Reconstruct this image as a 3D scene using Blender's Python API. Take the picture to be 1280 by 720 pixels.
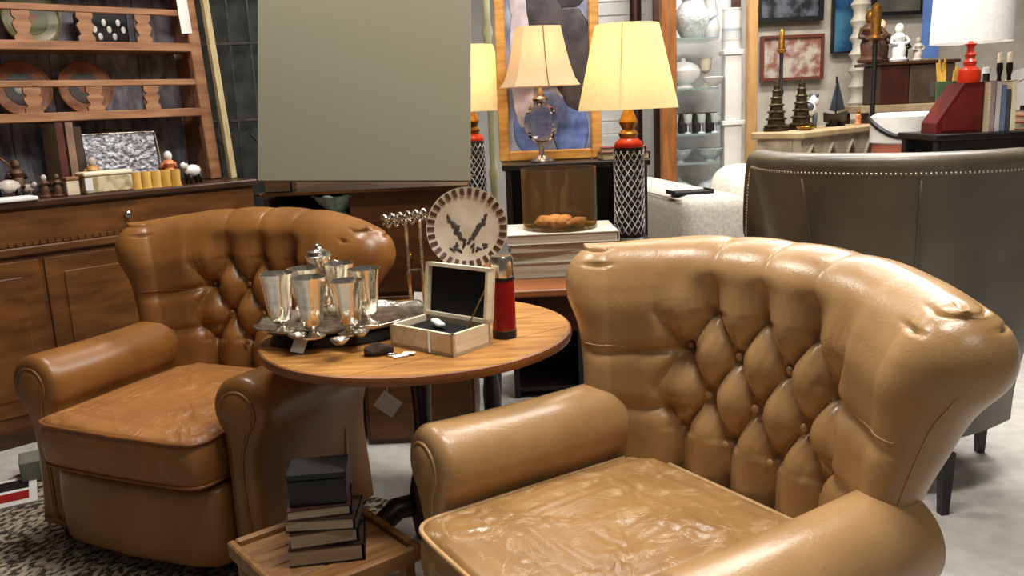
import bpy, bmesh, math, random
from mathutils import Vector, Matrix, noise
random.seed(11)
PI = math.pi
scn = bpy.context.scene
for o in list(bpy.data.objects):
    bpy.data.objects.remove(o)
COL = scn.collection

# ---------------------------------------------------------------- camera
FPX, PITCH, ROLL, EYE = 1089.0, math.radians(11.7), math.radians(2.5), 1.26
cd = bpy.data.cameras.new('camera')
cam = bpy.data.objects.new('camera', cd)
COL.objects.link(cam)
cd.sensor_width = 36.0
cd.lens = FPX / 1280 * 36.0
cd.clip_start = 0.05
cam.matrix_world = (Matrix.Translation((0, 0, EYE)) @ Matrix.Rotation(PI / 2 - PITCH, 4, 'X')
                    @ Matrix.Rotation(-ROLL, 4, 'Z'))
scn.camera = cam

# ---------------------------------------------------------------- world, lights, exposure
wd = bpy.data.worlds.new('world')
scn.world = wd
wd.use_nodes = True
bg = wd.node_tree.nodes['Background']
bg.inputs[0].default_value = (1.0, 0.93, 0.84, 1)
bg.inputs[1].default_value = 0.09


def area(name, loc, sx, sy, power, col=(1, .95, .88), target=None):
    l = bpy.data.lights.new(name, 'AREA')
    l.shape = 'RECTANGLE'
    l.size, l.size_y, l.energy, l.color = sx, sy, power, col
    o = bpy.data.objects.new(name, l)
    COL.objects.link(o)
    o.location = loc
    if target:
        o.rotation_euler = (Vector(target) - Vector(loc)).to_track_quat('-Z', 'Y').to_euler()
    return o


area('ceiling_light_chairs_offscreen', (0.45, 1.75, 3.0), 1.2, 0.3, 62)
area('ceiling_light_console_offscreen', (0.9, 3.0, 3.0), 1.2, 0.3, 44)
area('ceiling_light_wing_chair_offscreen', (2.1, 3.9, 3.0), 1.3, 0.3, 62)
area('ceiling_light_dresser_offscreen', (-1.0, 3.0, 3.0), 0.5, 0.3, 38)
area('ceiling_light_entrance_offscreen', (1.1, 0.0, 3.0), 1.3, 0.3, 18)
area('ceiling_light_display_case_offscreen', (1.7, 5.2, 3.2), 1.6, 0.4, 90)
area('ceiling_light_back_aisle_offscreen', (0.0, 5.0, 3.2), 1.6, 0.4, 36)
vs = scn.view_settings
vs.view_transform = 'Standard'
vs.look = 'None'
vs.gamma = 1.0
vs.use_curve_mapping = False
vs.exposure = 0.0


# ---------------------------------------------------------------- placing helpers
def ray(px, py):
    u2, v2 = px - 640, py - 360
    u = u2 * math.cos(ROLL) - v2 * math.sin(ROLL)
    v = u2 * math.sin(ROLL) + v2 * math.cos(ROLL)
    cp, sp = math.cos(PITCH), math.sin(PITCH)
    return Vector((u, FPX * cp - v * sp, -FPX * sp - v * cp))


def atY(px, py, Y):
    d = ray(px, py)
    t = Y / d.y
    return Vector((d.x * t, Y, EYE + d.z * t))


def atZ(px, py, z):
    d = ray(px, py)
    t = (z - EYE) / d.z
    return Vector((d.x * t, d.y * t, z))


# ---------------------------------------------------------------- materials
MATS = {}


def srgb(c):
    return tuple(((x / 255) / 12.92 if x <= 10 else (((x / 255) + .055) / 1.055) ** 2.4) for x in c) + (1,)


def mat(name, c1, c2=None, scale=8, rough=.5, metal=0, bump=0, bscale=60, stretch=(1, 1, 1), trans=0, emit=None, estr=0,
        kind='noise', coat=0, spec=.5, detail=4, lo=.35, hi=.65, ior=1.45, alpha=1):
    if name in MATS:
        return MATS[name]
    m = bpy.data.materials.new(name)
    m.use_nodes = True
    nt = m.node_tree
    N, L = nt.nodes, nt.links
    b = N['Principled BSDF']
    b.inputs['Roughness'].default_value = rough
    b.inputs['Metallic'].default_value = metal
    b.inputs['IOR'].default_value = ior
    b.inputs['Specular IOR Level'].default_value = spec
    b.inputs['Coat Weight'].default_value = coat
    b.inputs['Coat Roughness'].default_value = .15
    b.inputs['Transmission Weight'].default_value = trans
    tc = N.new('ShaderNodeTexCoord')
    mp = N.new('ShaderNodeMapping')
    mp.inputs['Scale'].default_value = stretch
    L.new(tc.outputs['Object'], mp.inputs[0])
    C1 = srgb(c1)
    C2 = srgb(c2 or c1)
    if kind == 'noise':
        t = N.new('ShaderNodeTexNoise')
        t.inputs['Scale'].default_value = scale
        t.inputs['Detail'].default_value = detail
        fac = t.outputs[0]
    elif kind == 'voronoi':
        t = N.new('ShaderNodeTexVoronoi')
        t.inputs['Scale'].default_value = scale
        fac = t.outputs['Distance']
    elif kind == 'wave':
        t = N.new('ShaderNodeTexWave')
        t.inputs['Scale'].default_value = scale
        t.inputs['Distortion'].default_value = 3
        t.inputs['Detail'].default_value = 3
        fac = t.outputs[1]
    elif kind == 'checker':
        t = N.new('ShaderNodeTexChecker')
        t.inputs['Scale'].default_value = scale
        fac = t.outputs[1]
    L.new(mp.outputs[0], t.inputs[0])
    r = N.new('ShaderNodeValToRGB')
    r.color_ramp.elements[0].position = lo
    r.color_ramp.elements[1].position = hi
    r.color_ramp.elements[0].color = C1
    r.color_ramp.elements[1].color = C2
    L.new(fac, r.inputs[0])
    L.new(r.outputs[0], b.inputs['Base Color'])
    if emit:
        b.inputs['Emission Color'].default_value = srgb(emit)
        b.inputs['Emission Strength'].default_value = estr
    if bump:
        n2 = N.new('ShaderNodeTexNoise')
        n2.inputs['Scale'].default_value = bscale
        n2.inputs['Detail'].default_value = 3
        L.new(mp.outputs[0], n2.inputs[0])
        bp = N.new('ShaderNodeBump')
        bp.inputs['Strength'].default_value = bump
        bp.inputs['Distance'].default_value = .01
        L.new(n2.outputs[0], bp.inputs['Height'])
        L.new(bp.outputs[0], b.inputs['Normal'])
    MATS[name] = m
    return m


def leather(name, dark, light, worn, rough=.36, crackle=0.0):
    m = bpy.data.materials.new(name)
    m.use_nodes = True
    N, L = m.node_tree.nodes, m.node_tree.links
    b = N['Principled BSDF']
    tc = N.new('ShaderNodeTexCoord')
    n1 = N.new('ShaderNodeTexNoise')
    n1.inputs['Scale'].default_value = 5
    n1.inputs['Detail'].default_value = 5
    L.new(tc.outputs['Object'], n1.inputs[0])
    r = N.new('ShaderNodeValToRGB')
    r.color_ramp.elements[0].position = .3
    r.color_ramp.elements[1].position = .7
    r.color_ramp.elements[0].color = srgb(dark)
    r.color_ramp.elements[1].color = srgb(light)
    L.new(n1.outputs[0], r.inputs[0])
    col = r.outputs[0]
    # worn, creased patches
    w = N.new('ShaderNodeTexNoise')
    w.inputs['Scale'].default_value = 9
    w.inputs['Detail'].default_value = 5
    w.inputs['Roughness'].default_value = .6
    w.inputs['Distortion'].default_value = 2.2
    L.new(tc.outputs['Object'], w.inputs[0])
    wr = N.new('ShaderNodeValToRGB')
    e = wr.color_ramp.elements
    e[0].position, e[1].position = .52, .85
    e[0].color, e[1].color = (0, 0, 0, 1), (1, 1, 1, 1)
    L.new(w.outputs[0], wr.inputs[0])
    if crackle:
        mx = N.new('ShaderNodeMixRGB')
        mu = N.new('ShaderNodeMath')
        mu.operation = 'MULTIPLY'
        mu.inputs[1].default_value = crackle
        L.new(wr.outputs[0], mu.inputs[0])
        L.new(mu.outputs[0], mx.inputs[0])
        L.new(col, mx.inputs[1])
        mx.inputs[2].default_value = srgb(worn)
        col = mx.outputs[0]
    L.new(col, b.inputs['Base Color'])
    n3 = N.new('ShaderNodeTexNoise')
    n3.inputs['Scale'].default_value = 14
    L.new(tc.outputs['Object'], n3.inputs[0])
    mr = N.new('ShaderNodeMapRange')
    mr.inputs[3].default_value = rough - .07
    mr.inputs[4].default_value = rough + .09
    L.new(n3.outputs[0], mr.inputs[0])
    L.new(mr.outputs[0], b.inputs['Roughness'])
    v = N.new('ShaderNodeTexNoise')
    v.inputs['Scale'].default_value = 170
    v.inputs['Detail'].default_value = 2
    L.new(tc.outputs['Object'], v.inputs[0])
    bp = N.new('ShaderNodeBump')
    bp.inputs['Strength'].default_value = .10
    bp.inputs['Distance'].default_value = .004
    L.new(v.outputs[0], bp.inputs['Height'])
    bp2 = N.new('ShaderNodeBump')
    bp2.inputs['Strength'].default_value = .55 if crackle else .10
    bp2.inputs['Distance'].default_value = .006
    L.new(wr.outputs[0], bp2.inputs['Height'])
    L.new(bp.outputs[0], bp2.inputs['Normal'])
    L.new(bp2.outputs[0], b.inputs['Normal'])
    MATS[name] = m
    return m


LTAN = leather('tan_leather', (152, 116, 74), (178, 141, 95), (200, 160, 105), .28)
LTANC = leather('tan_cushion_leather', (140, 104, 62), (168, 128, 80), (224, 194, 144), .27, .7)
LPIPE = mat('pale_leather_piping', (196, 160, 112), (180, 140, 92), 20, .45)
LBRN = leather('cognac_leather', (116, 74, 32), (146, 98, 47), (170, 115, 60), .33)
LBRNC = leather('cognac_cushion_leather', (134, 86, 40), (158, 106, 56), (175, 125, 75), .42, .45)
LPIPEB = mat('cognac_leather_piping', (128, 78, 36), (110, 66, 28), 20, .45)
LGREY = leather('taupe_leather', (82, 73, 60), (102, 92, 76), (110, 100, 90), .34)
OAK = mat('honey_oak', (146, 98, 46), (182, 130, 68), 6, .38, stretch=(1, 9, 9), bump=.06)
PINE = mat('warm_pine', (104, 58, 26), (140, 84, 42), 5, .42, stretch=(1, 1, 8), bump=.08)
PINEX = mat('warm_pine_rail', (132, 88, 58), (166, 120, 84), 5, .5, stretch=(1, 8, 8), bump=.08)
DRESS = mat('dresser_wood', (84, 50, 20), (116, 72, 32), 4, .4, stretch=(1.2, 5, 5), bump=.06)
DRESSD = mat('dresser_dark_wood', (48, 26, 14), (74, 42, 22), 5, .4, stretch=(1, 6, 6))
MAHOG = mat('dark_mahogany', (38, 14, 10), (58, 22, 15), 5, .35, stretch=(1, 6, 6))
EBON = mat('ebonised_wood', (14, 11, 10), (24, 19, 17), 8, .35)
BLACK = mat('black_paint', (10, 10, 10), (18, 17, 16), 10, .5)
VELVET = mat('black_velvet', (6, 6, 7), (12, 11, 12), 30, .95)
SILVER = mat('silver', (226, 218, 202), (246, 240, 228), 6, .2, 1, bump=.12, bscale=45)
SILVERW = mat('worn_silver', (140, 130, 115), (215, 208, 196), 40, .25, 1, bump=.2, bscale=90)
CREAM = mat('cream_wood', (238, 224, 196), (220, 202, 168), 8, .5, stretch=(1, 7, 7))
WHITE = mat('white_paper', (236, 234, 230), (226, 224, 220), 10, .7)
CERAM = mat('white_ceramic', (232, 230, 226), (214, 212, 208), 6, .22)
CERAMG = mat('pressed_glass', (206, 212, 212), (170, 178, 180), 45, .15, bump=.5, bscale=70)
CONC = mat('concrete', (186, 182, 176), (170, 167, 162), 18, .6, bump=.05, detail=8)
PLASTER = mat('white_wall', (226, 223, 218), (214, 211, 206), 4, .7, bump=.05)
GREYFAB = mat('grey_linen', (190, 184, 174), (168, 162, 152), 60, .9, bump=.25, bscale=240)
GILT = mat('gilt_wood', (176, 122, 54), (206, 152, 78), 12, .38, stretch=(1, 1, 4), metal=.15)


def shade_mat(name, col):
    m = bpy.data.materials.new(name)
    m.use_nodes = True
    N, L = m.node_tree.nodes, m.node_tree.links
    out = N['Material Output']
    N.remove(N['Principled BSDF'])
    tc = N.new('ShaderNodeTexCoord')
    nz = N.new('ShaderNodeTexNoise')
    nz.inputs['Scale'].default_value = 90
    L.new(tc.outputs['Object'], nz.inputs[0])
    r = N.new('ShaderNodeValToRGB')
    r.color_ramp.elements[0].color = srgb(tuple(int(x * .9) for x in col))
    r.color_ramp.elements[1].color = srgb(col)
    L.new(nz.outputs[0], r.inputs[0])
    df, tl = N.new('ShaderNodeBsdfDiffuse'), N.new('ShaderNodeBsdfTranslucent')
    L.new(r.outputs[0], df.inputs[0])
    L.new(r.outputs[0], tl.inputs[0])
    mx = N.new('ShaderNodeMixShader')
    mx.inputs[0].default_value = .45
    L.new(df.outputs[0], mx.inputs[1])
    L.new(tl.outputs[0], mx.inputs[2])
    L.new(mx.outputs[0], out.inputs[0])
    MATS[name] = m
    return m


SHADE = shade_mat('lit_yellow_shade', (250, 236, 190))
SHADEP = shade_mat('lit_peach_shade', (240, 214, 178))
SHADEW = mat('white_shade', (226, 225, 220), (216, 215, 210), 60, .8, bump=.1, bscale=200)
REDL = mat('red_lacquer', (196, 40, 16), (214, 58, 24), 8, .25)
GOLD = mat('aged_gold', (170, 120, 50), (120, 80, 34), 30, .35, .8)
BRONZE = mat('bronze', (78, 62, 36), (46, 36, 22), 25, .4, .6, bump=.4)
BRASS = mat('brass', (190, 150, 84), (160, 120, 60), 20, .3, 1)
GLASS = mat('clear_glass', (250, 250, 250), (245, 248, 248), 5, .03, trans=1, spec=.5)
AMBER = mat('smoked_amber_glass', (214, 186, 140), (200, 168, 118), 5, .06, trans=.94)
TEAL = mat('teal_glass', (196, 222, 216), (150, 190, 184), 40, .1, trans=.35)
STONE = mat('carved_limestone', (172, 158, 136), (140, 126, 106), 12, .8, bump=.3)
WEATH = mat('weathered_blue_board', (166, 164, 174), (104, 100, 108), 9, .8, stretch=(3, 1, 1), bump=.2)
TORT = mat('coral_shell', (224, 160, 108), (240, 214, 184), 35, .5, bump=.3)


# ---------------------------------------------------------------- mesh helpers
class B:
    def __init__(self):
        self.v, self.f = [], []

    def add(self, vs_, fs_, M=None):
        o = len(self.v)
        self.v += [tuple((M @ Vector(p)) if M else p) for p in vs_]
        self.f += [tuple(i + o for i in f) for f in fs_]
        return self

    def box(self, c, s, rot=None, bev=0):
        x, y, z = s[0] / 2, s[1] / 2, s[2] / 2
        M = Matrix.Translation(c)
        if rot:
            M = M @ rot
        if bev <= 0:
            vs_ = [(-x, -y, -z), (x, -y, -z), (x, y, -z), (-x, y, -z), (-x, -y, z), (x, -y, z), (x, y, z), (-x, y, z)]
            fs_ = [(3, 2, 1, 0), (4, 5, 6, 7), (0, 1, 5, 4), (1, 2, 6, 5), (2, 3, 7, 6), (3, 0, 4, 7)]
            return self.add(vs_, fs_, M)
        bm = bmesh.new()
        bmesh.ops.create_cube(bm, size=1)
        bmesh.ops.scale(bm, vec=s, verts=bm.verts)
        bmesh.ops.bevel(bm, geom=bm.edges[:], offset=min(bev, min(s) * .49), segments=3 if bev > .012 else 1, affect='EDGES', profile=.5)
        bm.verts.index_update()
        self.add([v.co[:] for v in bm.verts], [[v.index for v in f.verts] for f in bm.faces], M)
        bm.free()
        return self

    def lathe(self, prof, loc=(0, 0, 0), seg=24, rot=None, sx=1, sy=1, a0=0, cap=True):
        M = Matrix.Translation(loc)
        if rot:
            M = M @ rot
        vs_, fs_ = [], []
        n = len(prof)
        for i in range(seg):
            a = 2 * PI * i / seg + a0
            for r, z in prof:
                vs_.append((r * math.cos(a) * sx, r * math.sin(a) * sy, z))
        for i in range(seg):
            j = (i + 1) % seg
            for k in range(n - 1):
                fs_.append((i * n + k, j * n + k, j * n + k + 1, i * n + k + 1))
        if cap and prof[0][0] > 1e-6:
            fs_.append(tuple(i * n for i in reversed(range(seg))))
        if cap and prof[-1][0] > 1e-6:
            fs_.append(tuple(i * n + n - 1 for i in range(seg)))
        return self.add(vs_, fs_, M)

    def tube(self, pts, r, seg=8, closed=False):
        pts = [Vector(p) for p in pts]
        n = len(pts)
        vs_, fs_ = [], []
        up = Vector((0, 0, 1))
        for i, p in enumerate(pts):
            a = pts[(i - 1) % n] if (closed or i > 0) else p
            b = pts[(i + 1) % n] if (closed or i < n - 1) else p
            t = (b - a).normalized()
            if i == 0:
                up = Vector((0, 0, 1)) if abs(t.z) < .9 else Vector((1, 0, 0))
            s = t.cross(up).normalized()
            up = s.cross(t).normalized()
            rr = r[i] if isinstance(r, (list, tuple)) else r
            for k in range(seg):
                q = 2 * PI * k / seg
                vs_.append(p + (s * math.cos(q) + up * math.sin(q)) * rr)
        for i in range(n if closed else n - 1):
            j = (i + 1) % n
            for k in range(seg):
                l = (k + 1) % seg
                fs_.append((i * seg + k, i * seg + l, j * seg + l, j * seg + k))
        if not closed:
            fs_.append(tuple(range(seg))[::-1])
            fs_.append(tuple((n - 1) * seg + k for k in range(seg)))
        return self.add(vs_, fs_)

    def prism(self, poly, y0, y1, M=None):
        """poly in (x,z), extruded along y"""
        n = len(poly)
        vs_ = [(x, y0, z) for x, z in poly] + [(x, y1, z) for x, z in poly]
        fs_ = [tuple(range(n)), tuple(range(2 * n - 1, n - 1, -1))]
        fs_ += [(i, i + n, (i + 1) % n + n, (i + 1) % n) for i in range(n)]
        return self.add(vs_, fs_, M)

    def ball(self, c, r, sx=1, sy=1, sz=1, seg=12, rot=None):
        n = max(6, seg // 2)
        prof = [(math.sin(PI * k / n), -math.cos(PI * k / n)) for k in range(n + 1)]
        M = Matrix.Diagonal((r * sx, r * sy, r * sz, 1))
        if rot:
            M = rot @ M
        prof[0] = (0, -1)
        prof[-1] = (0, 1)
        b = B().lathe(prof, seg=seg)
        return self.add(b.v, b.f, Matrix.Translation(c) @ M)

    def build(self, name, m, parent=None, smooth=None, loc=None, rot=None, kind=None, label=None):
        me = bpy.data.meshes.new(name)
        me.from_pydata(self.v, [], self.f)
        bm = bmesh.new()
        bm.from_mesh(me)
        bmesh.ops.remove_doubles(bm, verts=bm.verts, dist=1e-5)
        bmesh.ops.recalc_face_normals(bm, faces=bm.faces)
        bm.to_mesh(me)
        bm.free()
        if smooth:
            for p in me.polygons:
                p.use_smooth = True
            if smooth != 'all':
                try:
                    me.set_sharp_from_angle(angle=math.radians(smooth if smooth is not True else 40))
                except Exception:
                    pass
        me.materials.append(m)
        o = bpy.data.objects.new(name, me)
        COL.objects.link(o)
        if parent:
            o.parent = parent
        if loc is not None:
            o.location = loc
        if rot is not None:
            o.rotation_euler = rot
        if kind:
            o['kind'] = kind
        if label:
            o['label'] = label
        return o


def tag(o, label, cat, group=None):
    o['label'] = label
    o['category'] = cat
    if group:
        o['group'] = group
    return o


def thing(name, label, cat, loc=(0, 0, 0), rz=0, group=None):
    o = bpy.data.objects.new(name, None)
    o.empty_display_size = .05
    COL.objects.link(o)
    o.location = loc
    o.rotation_euler = (0, 0, rz)
    return tag(o, label, cat, group)


def dup(root, loc=None, rz=None, label=None, parent=None):
    r = root.copy()
    COL.objects.link(r)
    r.parent = parent
    if loc is not None:
        r.location = loc
    if rz is not None:
        r.rotation_euler = (0, 0, rz)
    if label:
        r['label'] = label
    for ch in root.children:
        dup(ch, parent=r)
    return r


def struct(o):
    o['kind'] = 'structure'
    return o


def RZ(a):
    return Matrix.Rotation(a, 4, 'Z')


def RX(a):
    return Matrix.Rotation(a, 4, 'X')


def RY(a):
    return Matrix.Rotation(a, 4, 'Y')


def sstep(a, b, x):
    t = max(0, min(1, (x - a) / (b - a)))
    return t * t * (3 - 2 * t)


# ================================================================ THE ROOM
struct(B().box((0.6, 3.8, -.05), (10.4, 11.4, .1)).build('floor', CONC))
struct(B().box((0.6, 9.05, 1.6), (10.4, .1, 3.2)).build('wall_back', PLASTER))
struct(B().box((-3.3, 3.8, 1.6), (.1, 10.6, 3.2)).build('wall_left', mat('wall_left_paint', (96, 88, 78), (84, 76, 68), 4, .8)))

# ================================================================ CLUB CHAIRS
T0, DXB, DYB = .800, .138, .096      # button lattice


NPF = 120


def back_profile():
    """paired inner / outer (n, z) from the bottom to the apex of the roll"""
    inner, outer = [], []
    rc, zc, rr = .155, .855, .104
    for k in range(NPF):                      # inner: straight rise, then quarter roll
        t = k / (NPF - 1)
        if t < .74:
            q = t / .74
            z = .30 + (zc - .30) * q
            n = .052 * q ** 1.6
            inner.append((n, z))
        else:
            a = PI - (t - .74) / .26 * PI / 2
            inner.append((rc + rr * math.cos(a), zc + rr * math.sin(a)))
    for k in range(NPF):
        t = k / (NPF - 1)
        if t < .62:
            q = t / .62
            z = .04 + (.745 - .04) * q
            n = .085 + .105 * q ** 1.5
            outer.append((n, z))
        else:
            a = -PI * .33 + (t - .62) / .38 * (PI / 2 + PI * .33)
            w = rr
            outer.append((rc + w * math.cos(a), zc + w * math.sin(a)))
    # soften the junction under the roll
    for _ in range(14):
        inner = [inner[0]] + [((inner[i - 1][0] + inner[i][0] * 2 + inner[i + 1][0]) / 4,
                               (inner[i - 1][1] + inner[i][1] * 2 + inner[i + 1][1]) / 4) for i in range(1, NPF - 1)] + [inner[-1]]
        outer = [outer[0]] + [((outer[i - 1][0] + outer[i][0] * 2 + outer[i + 1][0]) / 4,
                               (outer[i - 1][1] + outer[i][1] * 2 + outer[i + 1][1]) / 4) for i in range(1, NPF - 1)] + [outer[-1]]
    return inner, outer


def tuft(s, t, roll):
    """inward depth (positive = deeper) of the tufted face at lateral s, height t"""
    m = 1 - sstep(.20, .30, abs(s))
    tl = T0 - 3 * DYB
    if t > T0:
        p = abs(math.sin(PI * s / DXB)) ** (.75 - .35 * roll)
        d = .040 * (1 - p) * (1 - sstep(0, .13, t - T0) * .80)
        rb = math.hypot((s / DXB - round(s / DXB)) * DXB, t - T0)
    elif t > tl:
        a = (s / (DXB / 2) + (t - T0) / DYB) / 2
        b = (s / (DXB / 2) - (t - T0) / DYB) / 2
        p = (abs(math.sin(PI * a)) * abs(math.sin(PI * b))) ** .55
        d = .046 * (1 - p)
        ai, bi = round(a), round(b)
        rb = math.hypot(s - (ai + bi) * DXB / 2, t - T0 - (ai - bi) * DYB)
    else:
        p = abs(math.sin(PI * (s - DXB / 2) / DXB)) ** .8
        d = .036 * (1 - p)
        k = round((s - DXB / 2) / DXB)
        rb = math.hypot(s - DXB / 2 - k * DXB, t - tl)
    d += .016 * math.exp(-(rb / .016) ** 2)
    # gathers fanning out of the buttons
    d += .0022 * math.sin(math.atan2(s * 1000 % 7, 3) + s * 300 + math.sin(t * 40) * 2) * math.exp(-(rb / .045) ** 2)
    d *= m
    # the tufted middle lies deeper than the two wings
    d += .014 * m * (1 - roll)
    # creases running from the outer buttons across each wing, cushions between them
    if abs(s) > .15:
        g = sstep(.15, .22, abs(s)) * (1 - roll)
        for tc_, dep in ((T0 - DYB, .026), (T0 - 2.45 * DYB, .02)):
            d += dep * g * (1 - .45 * sstep(.22, .38, abs(s))) * math.exp(-(abs(t - tc_ + .02 * (abs(s) - .2) * 4) / .016) ** 1.3)
        d -= .016 * g * math.exp(-((t - T0 - .01) / .06) ** 2)
    return d - .010


def spine(u):
    """plan position of the inner face and outward direction"""
    al = math.radians(52) * u * (.5 + .5 * abs(u))
    return Vector((-.20 + .075 * abs(u) ** 2.4, .338 * u, 0)), Vector((-math.cos(al), math.sin(al), 0)), Vector((math.sin(al), math.cos(al), 0))


def back_mesh():
    inner, outer = back_profile()
    NU, NC = 160, 24
    cols = []
    us = [(-1, PI / 2 * (NC - k) / NC) for k in range(NC)] + [(-1 + 2 * k / NU, 0) for k in range(NU + 1)] + \
         [(1, PI / 2 * (k + 1) / NC) for k in range(NC)]
    for u, ph in us:
        P, dr, tg = spine(u)
        sg = 1 if u > 0 else -1
        col = []
        nI = len(inner)
        loop = []
        for k in range(nI):
            loop.append((inner[k], outer[k], 0, k / (nI - 1)))
        for k in range(nI - 2, -1, -1):
            loop.append((outer[k], inner[k], 1, k / (nI - 1)))
        for (a, b, side, t) in loop:
            mid = ((a[0] + b[0]) / 2, (a[1] + b[1]) / 2)
            half = math.hypot(a[0] - b[0], a[1] - b[1]) / 2
            c = math.cos(ph)
            n = mid[0] + (a[0] - mid[0]) * c
            z = mid[1] + (a[1] - mid[1]) * c
            ext = math.sin(ph) * max(half * 1.0, .055)
            tp = .14 * sstep(.45, 1.0, abs(u)) * sstep(.66, .80, z)
            n += (.10 - n) * tp
            z += (.885 - z) * tp * .8
            flare = .38 + .62 * sstep(.42, .86, z)
            off = dr * n * flare + Vector((dr.x, 0, 0)) * n * (1 - flare)
            if side == 0:
                s = u * .385
                roll = sstep(.855, .96, z)
                tt = z + .05 * roll
                d = tuft(s, tt, roll) * c
                off += dr * d * (1 - roll)
                z -= (d + .010 * c) * roll
            elif side == 1 and ph == 0 and t > .62:
                s = u * .385
                m = 1 - sstep(.20, .30, abs(s))
                q = (t - .62) / .38
                z -= (.008 * m * (1 - abs(math.sin(PI * s / DXB)) ** .4) - .010 * 0) * q
            # gathered pleats where the roll turns round its end
            if t > .70:
                th = PI - (t - .74) / .26 * PI / 2 if side == 0 else -PI / 3 + (t - .62) / .38 * PI * 5 / 6
                e = (abs(u) - 1) * .385 + (ext if ph else 0)
                win = math.exp(-((e - .022) / .026) ** 2)
                pl = sum(math.exp(-((math.degrees(th) - a0) / 2.6) ** 2) for a0 in (146, 118, 92, 66, 40))
                off -= dr * math.cos(th) * .013 * pl * win
                z -= math.sin(th) * .013 * pl * win
            p = P + off + tg * sg * ext
            zz = z - .028 * abs(u) ** 2 * sstep(.5, .9, z) * 1.0
            col.append(Vector((p.x, p.y, zz)))
        cols.append(col)
    return cols


def grid_build(cols, closed_v=False):
    b = B()
    n = len(cols[0])
    vs_ = [p for c in cols for p in c]
    fs_ = []
    for i in range(len(cols) - 1):
        for k in range(n - 1):
            fs_.append((i * n + k, (i + 1) * n + k, (i + 1) * n + k + 1, i * n + k + 1))
        fs_.append((i * n + n - 1, (i + 1) * n + n - 1, (i + 1) * n, i * n))
    return b.add(vs_, fs_)


def plan_outline(x0, x1, hw, bow, n=6.0, seg=96, t_side=0):
    """rounded plan of a cushion: x0 back, x1 front, half width hw, bowed front"""
    pts = []
    cx, rx = (x0 + x1) / 2, (x1 - x0) / 2
    for i in range(seg):
        a = 2 * PI * i / seg
        c, s = math.cos(a), math.sin(a)
        x = cx + rx * math.copysign(abs(c) ** (2 / n), c)
        y = hw * math.copysign(abs(s) ** (2 / n), s)
        if x > cx:
            x += bow * (1 - (y / hw) ** 2) * ((x - cx) / rx)
        pts.append((x, y))
    return pts


def pillow(out, zb, zt, dome, edge=.03, seed=0, wr=0.0, under=.01):
    cx = sum(p[0] for p in out) / len(out)
    n = len(out)
    rings = []
    R = 44
    for k in range(1, R + 1):
        q = k / R
        rings.append((q * .94, zt + dome * (1 - q ** 2.2)))
    for a in (30, 60, 90):
        rings.append((.94 + .06 * math.sin(math.radians(a)), zt - edge * (1 - math.cos(math.radians(a)))))
    for k in range(1, 5):
        rings.append((1.0 + .012 * math.sin(PI * k / 5), zt - edge - (zt - zb - 2 * edge) * k / 5))
    for a in (90, 60, 30, 0):
        rings.append((.94 + .06 * math.sin(math.radians(a)), zb + edge * (1 - math.cos(math.radians(a)))))
    rings.append((.5, zb))
    vs_ = [(cx, 0, zt + dome)]
    for q, z in rings:
        for (x, y) in out:
            px, py = cx + (x - cx) * q, y * q
            dz = 0
            if wr and z > zt - edge:
                p = Vector((px * 7, py * 7, seed))
                dz = wr * (noise.noise(p) + .55 * (1 - 2 * abs(noise.noise(p * 2.6))) + .35 * (1 - 2 * abs(noise.noise(p * 5.2 + Vector((3, 1, 0))))) - .6)
            vs_.append((px, py, z + dz))
    vs_.append((cx, 0, zb))
    fs_ = [(0, 1 + i, 1 + (i + 1) % n) for i in range(n)]
    for r in range(len(rings) - 1):
        for i in range(n):
            j = (i + 1) % n
            fs_.append((1 + r * n + i, 1 + (r + 1) * n + i, 1 + (r + 1) * n + j, 1 + r * n + j))
    l = len(vs_) - 1
    r = len(rings) - 1
    fs_ += [(l, 1 + r * n + (i + 1) % n, 1 + r * n + i) for i in range(n)]
    return B().add(vs_, fs_)


def arm_outline():
    cy, cz, r = .388, .503, .094
    pts = [(.325, .05)]
    pts += [(.322, .05 + .36 * k / 6) for k in range(1, 7)]
    for k in range(29):
        a = math.radians(222 - k * (222 + 48) / 28)
        pts.append((cy + r * math.cos(a), cz + r * math.sin(a)))
    pts += [(.436, .40), (.425, .36), (.422, .30), (.426, .22), (.433, .14), (.438, .05)]
    return pts


def arm_mesh(sg, x0=-.17, x1=.35, rad=.034):
    out = arm_outline()
    n = len(out)
    nor = []
    for i in range(n):
        a, b = Vector(out[i - 1]), Vector(out[(i + 1) % n])
        t = (b - a).normalized()
        nor.append(Vector((-t.y, t.x)))
    ctr = Vector((.385, .35))
    if nor[12].dot(Vector(out[12]) - ctr) < 0:
        nor = [-q for q in nor]
    secs = []
    xs = [x0 + (x1 - rad - x0) * k / 16 for k in range(17)]
    for x in xs:
        sag = .006 * math.sin(PI * (x - x0) / (x1 - x0))
        secs.append([(x, y, z - (sag if z > .5 else 0)) for y, z in out])
    for a in (18, 36, 54, 72, 90):
        a = math.radians(a)
        d = rad * (1 - math.cos(a))
        secs.append([(x1 - rad + rad * math.sin(a), out[i][0] - nor[i].x * d, out[i][1] - nor[i].y * d) for i in range(n)])
    b = B()
    vs_ = [(x, y * sg, z) for s in secs for x, y, z in s]
    fs_ = []
    for k in range(len(secs) - 1):
        for i in range(n):
            j = (i + 1) % n
            fs_.append((k * n + i, k * n + j, (k + 1) * n + j, (k + 1) * n + i))
    fs_.append(tuple(range(n)))
    fs_.append(tuple((len(secs) - 1) * n + i for i in range(n)))
    b.add(vs_, fs_)
    inset = [(out[i][0] - nor[i].x * (rad + .004), out[i][1] - nor[i].y * (rad + .004)) for i in range(n)]
    return b, inset


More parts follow.
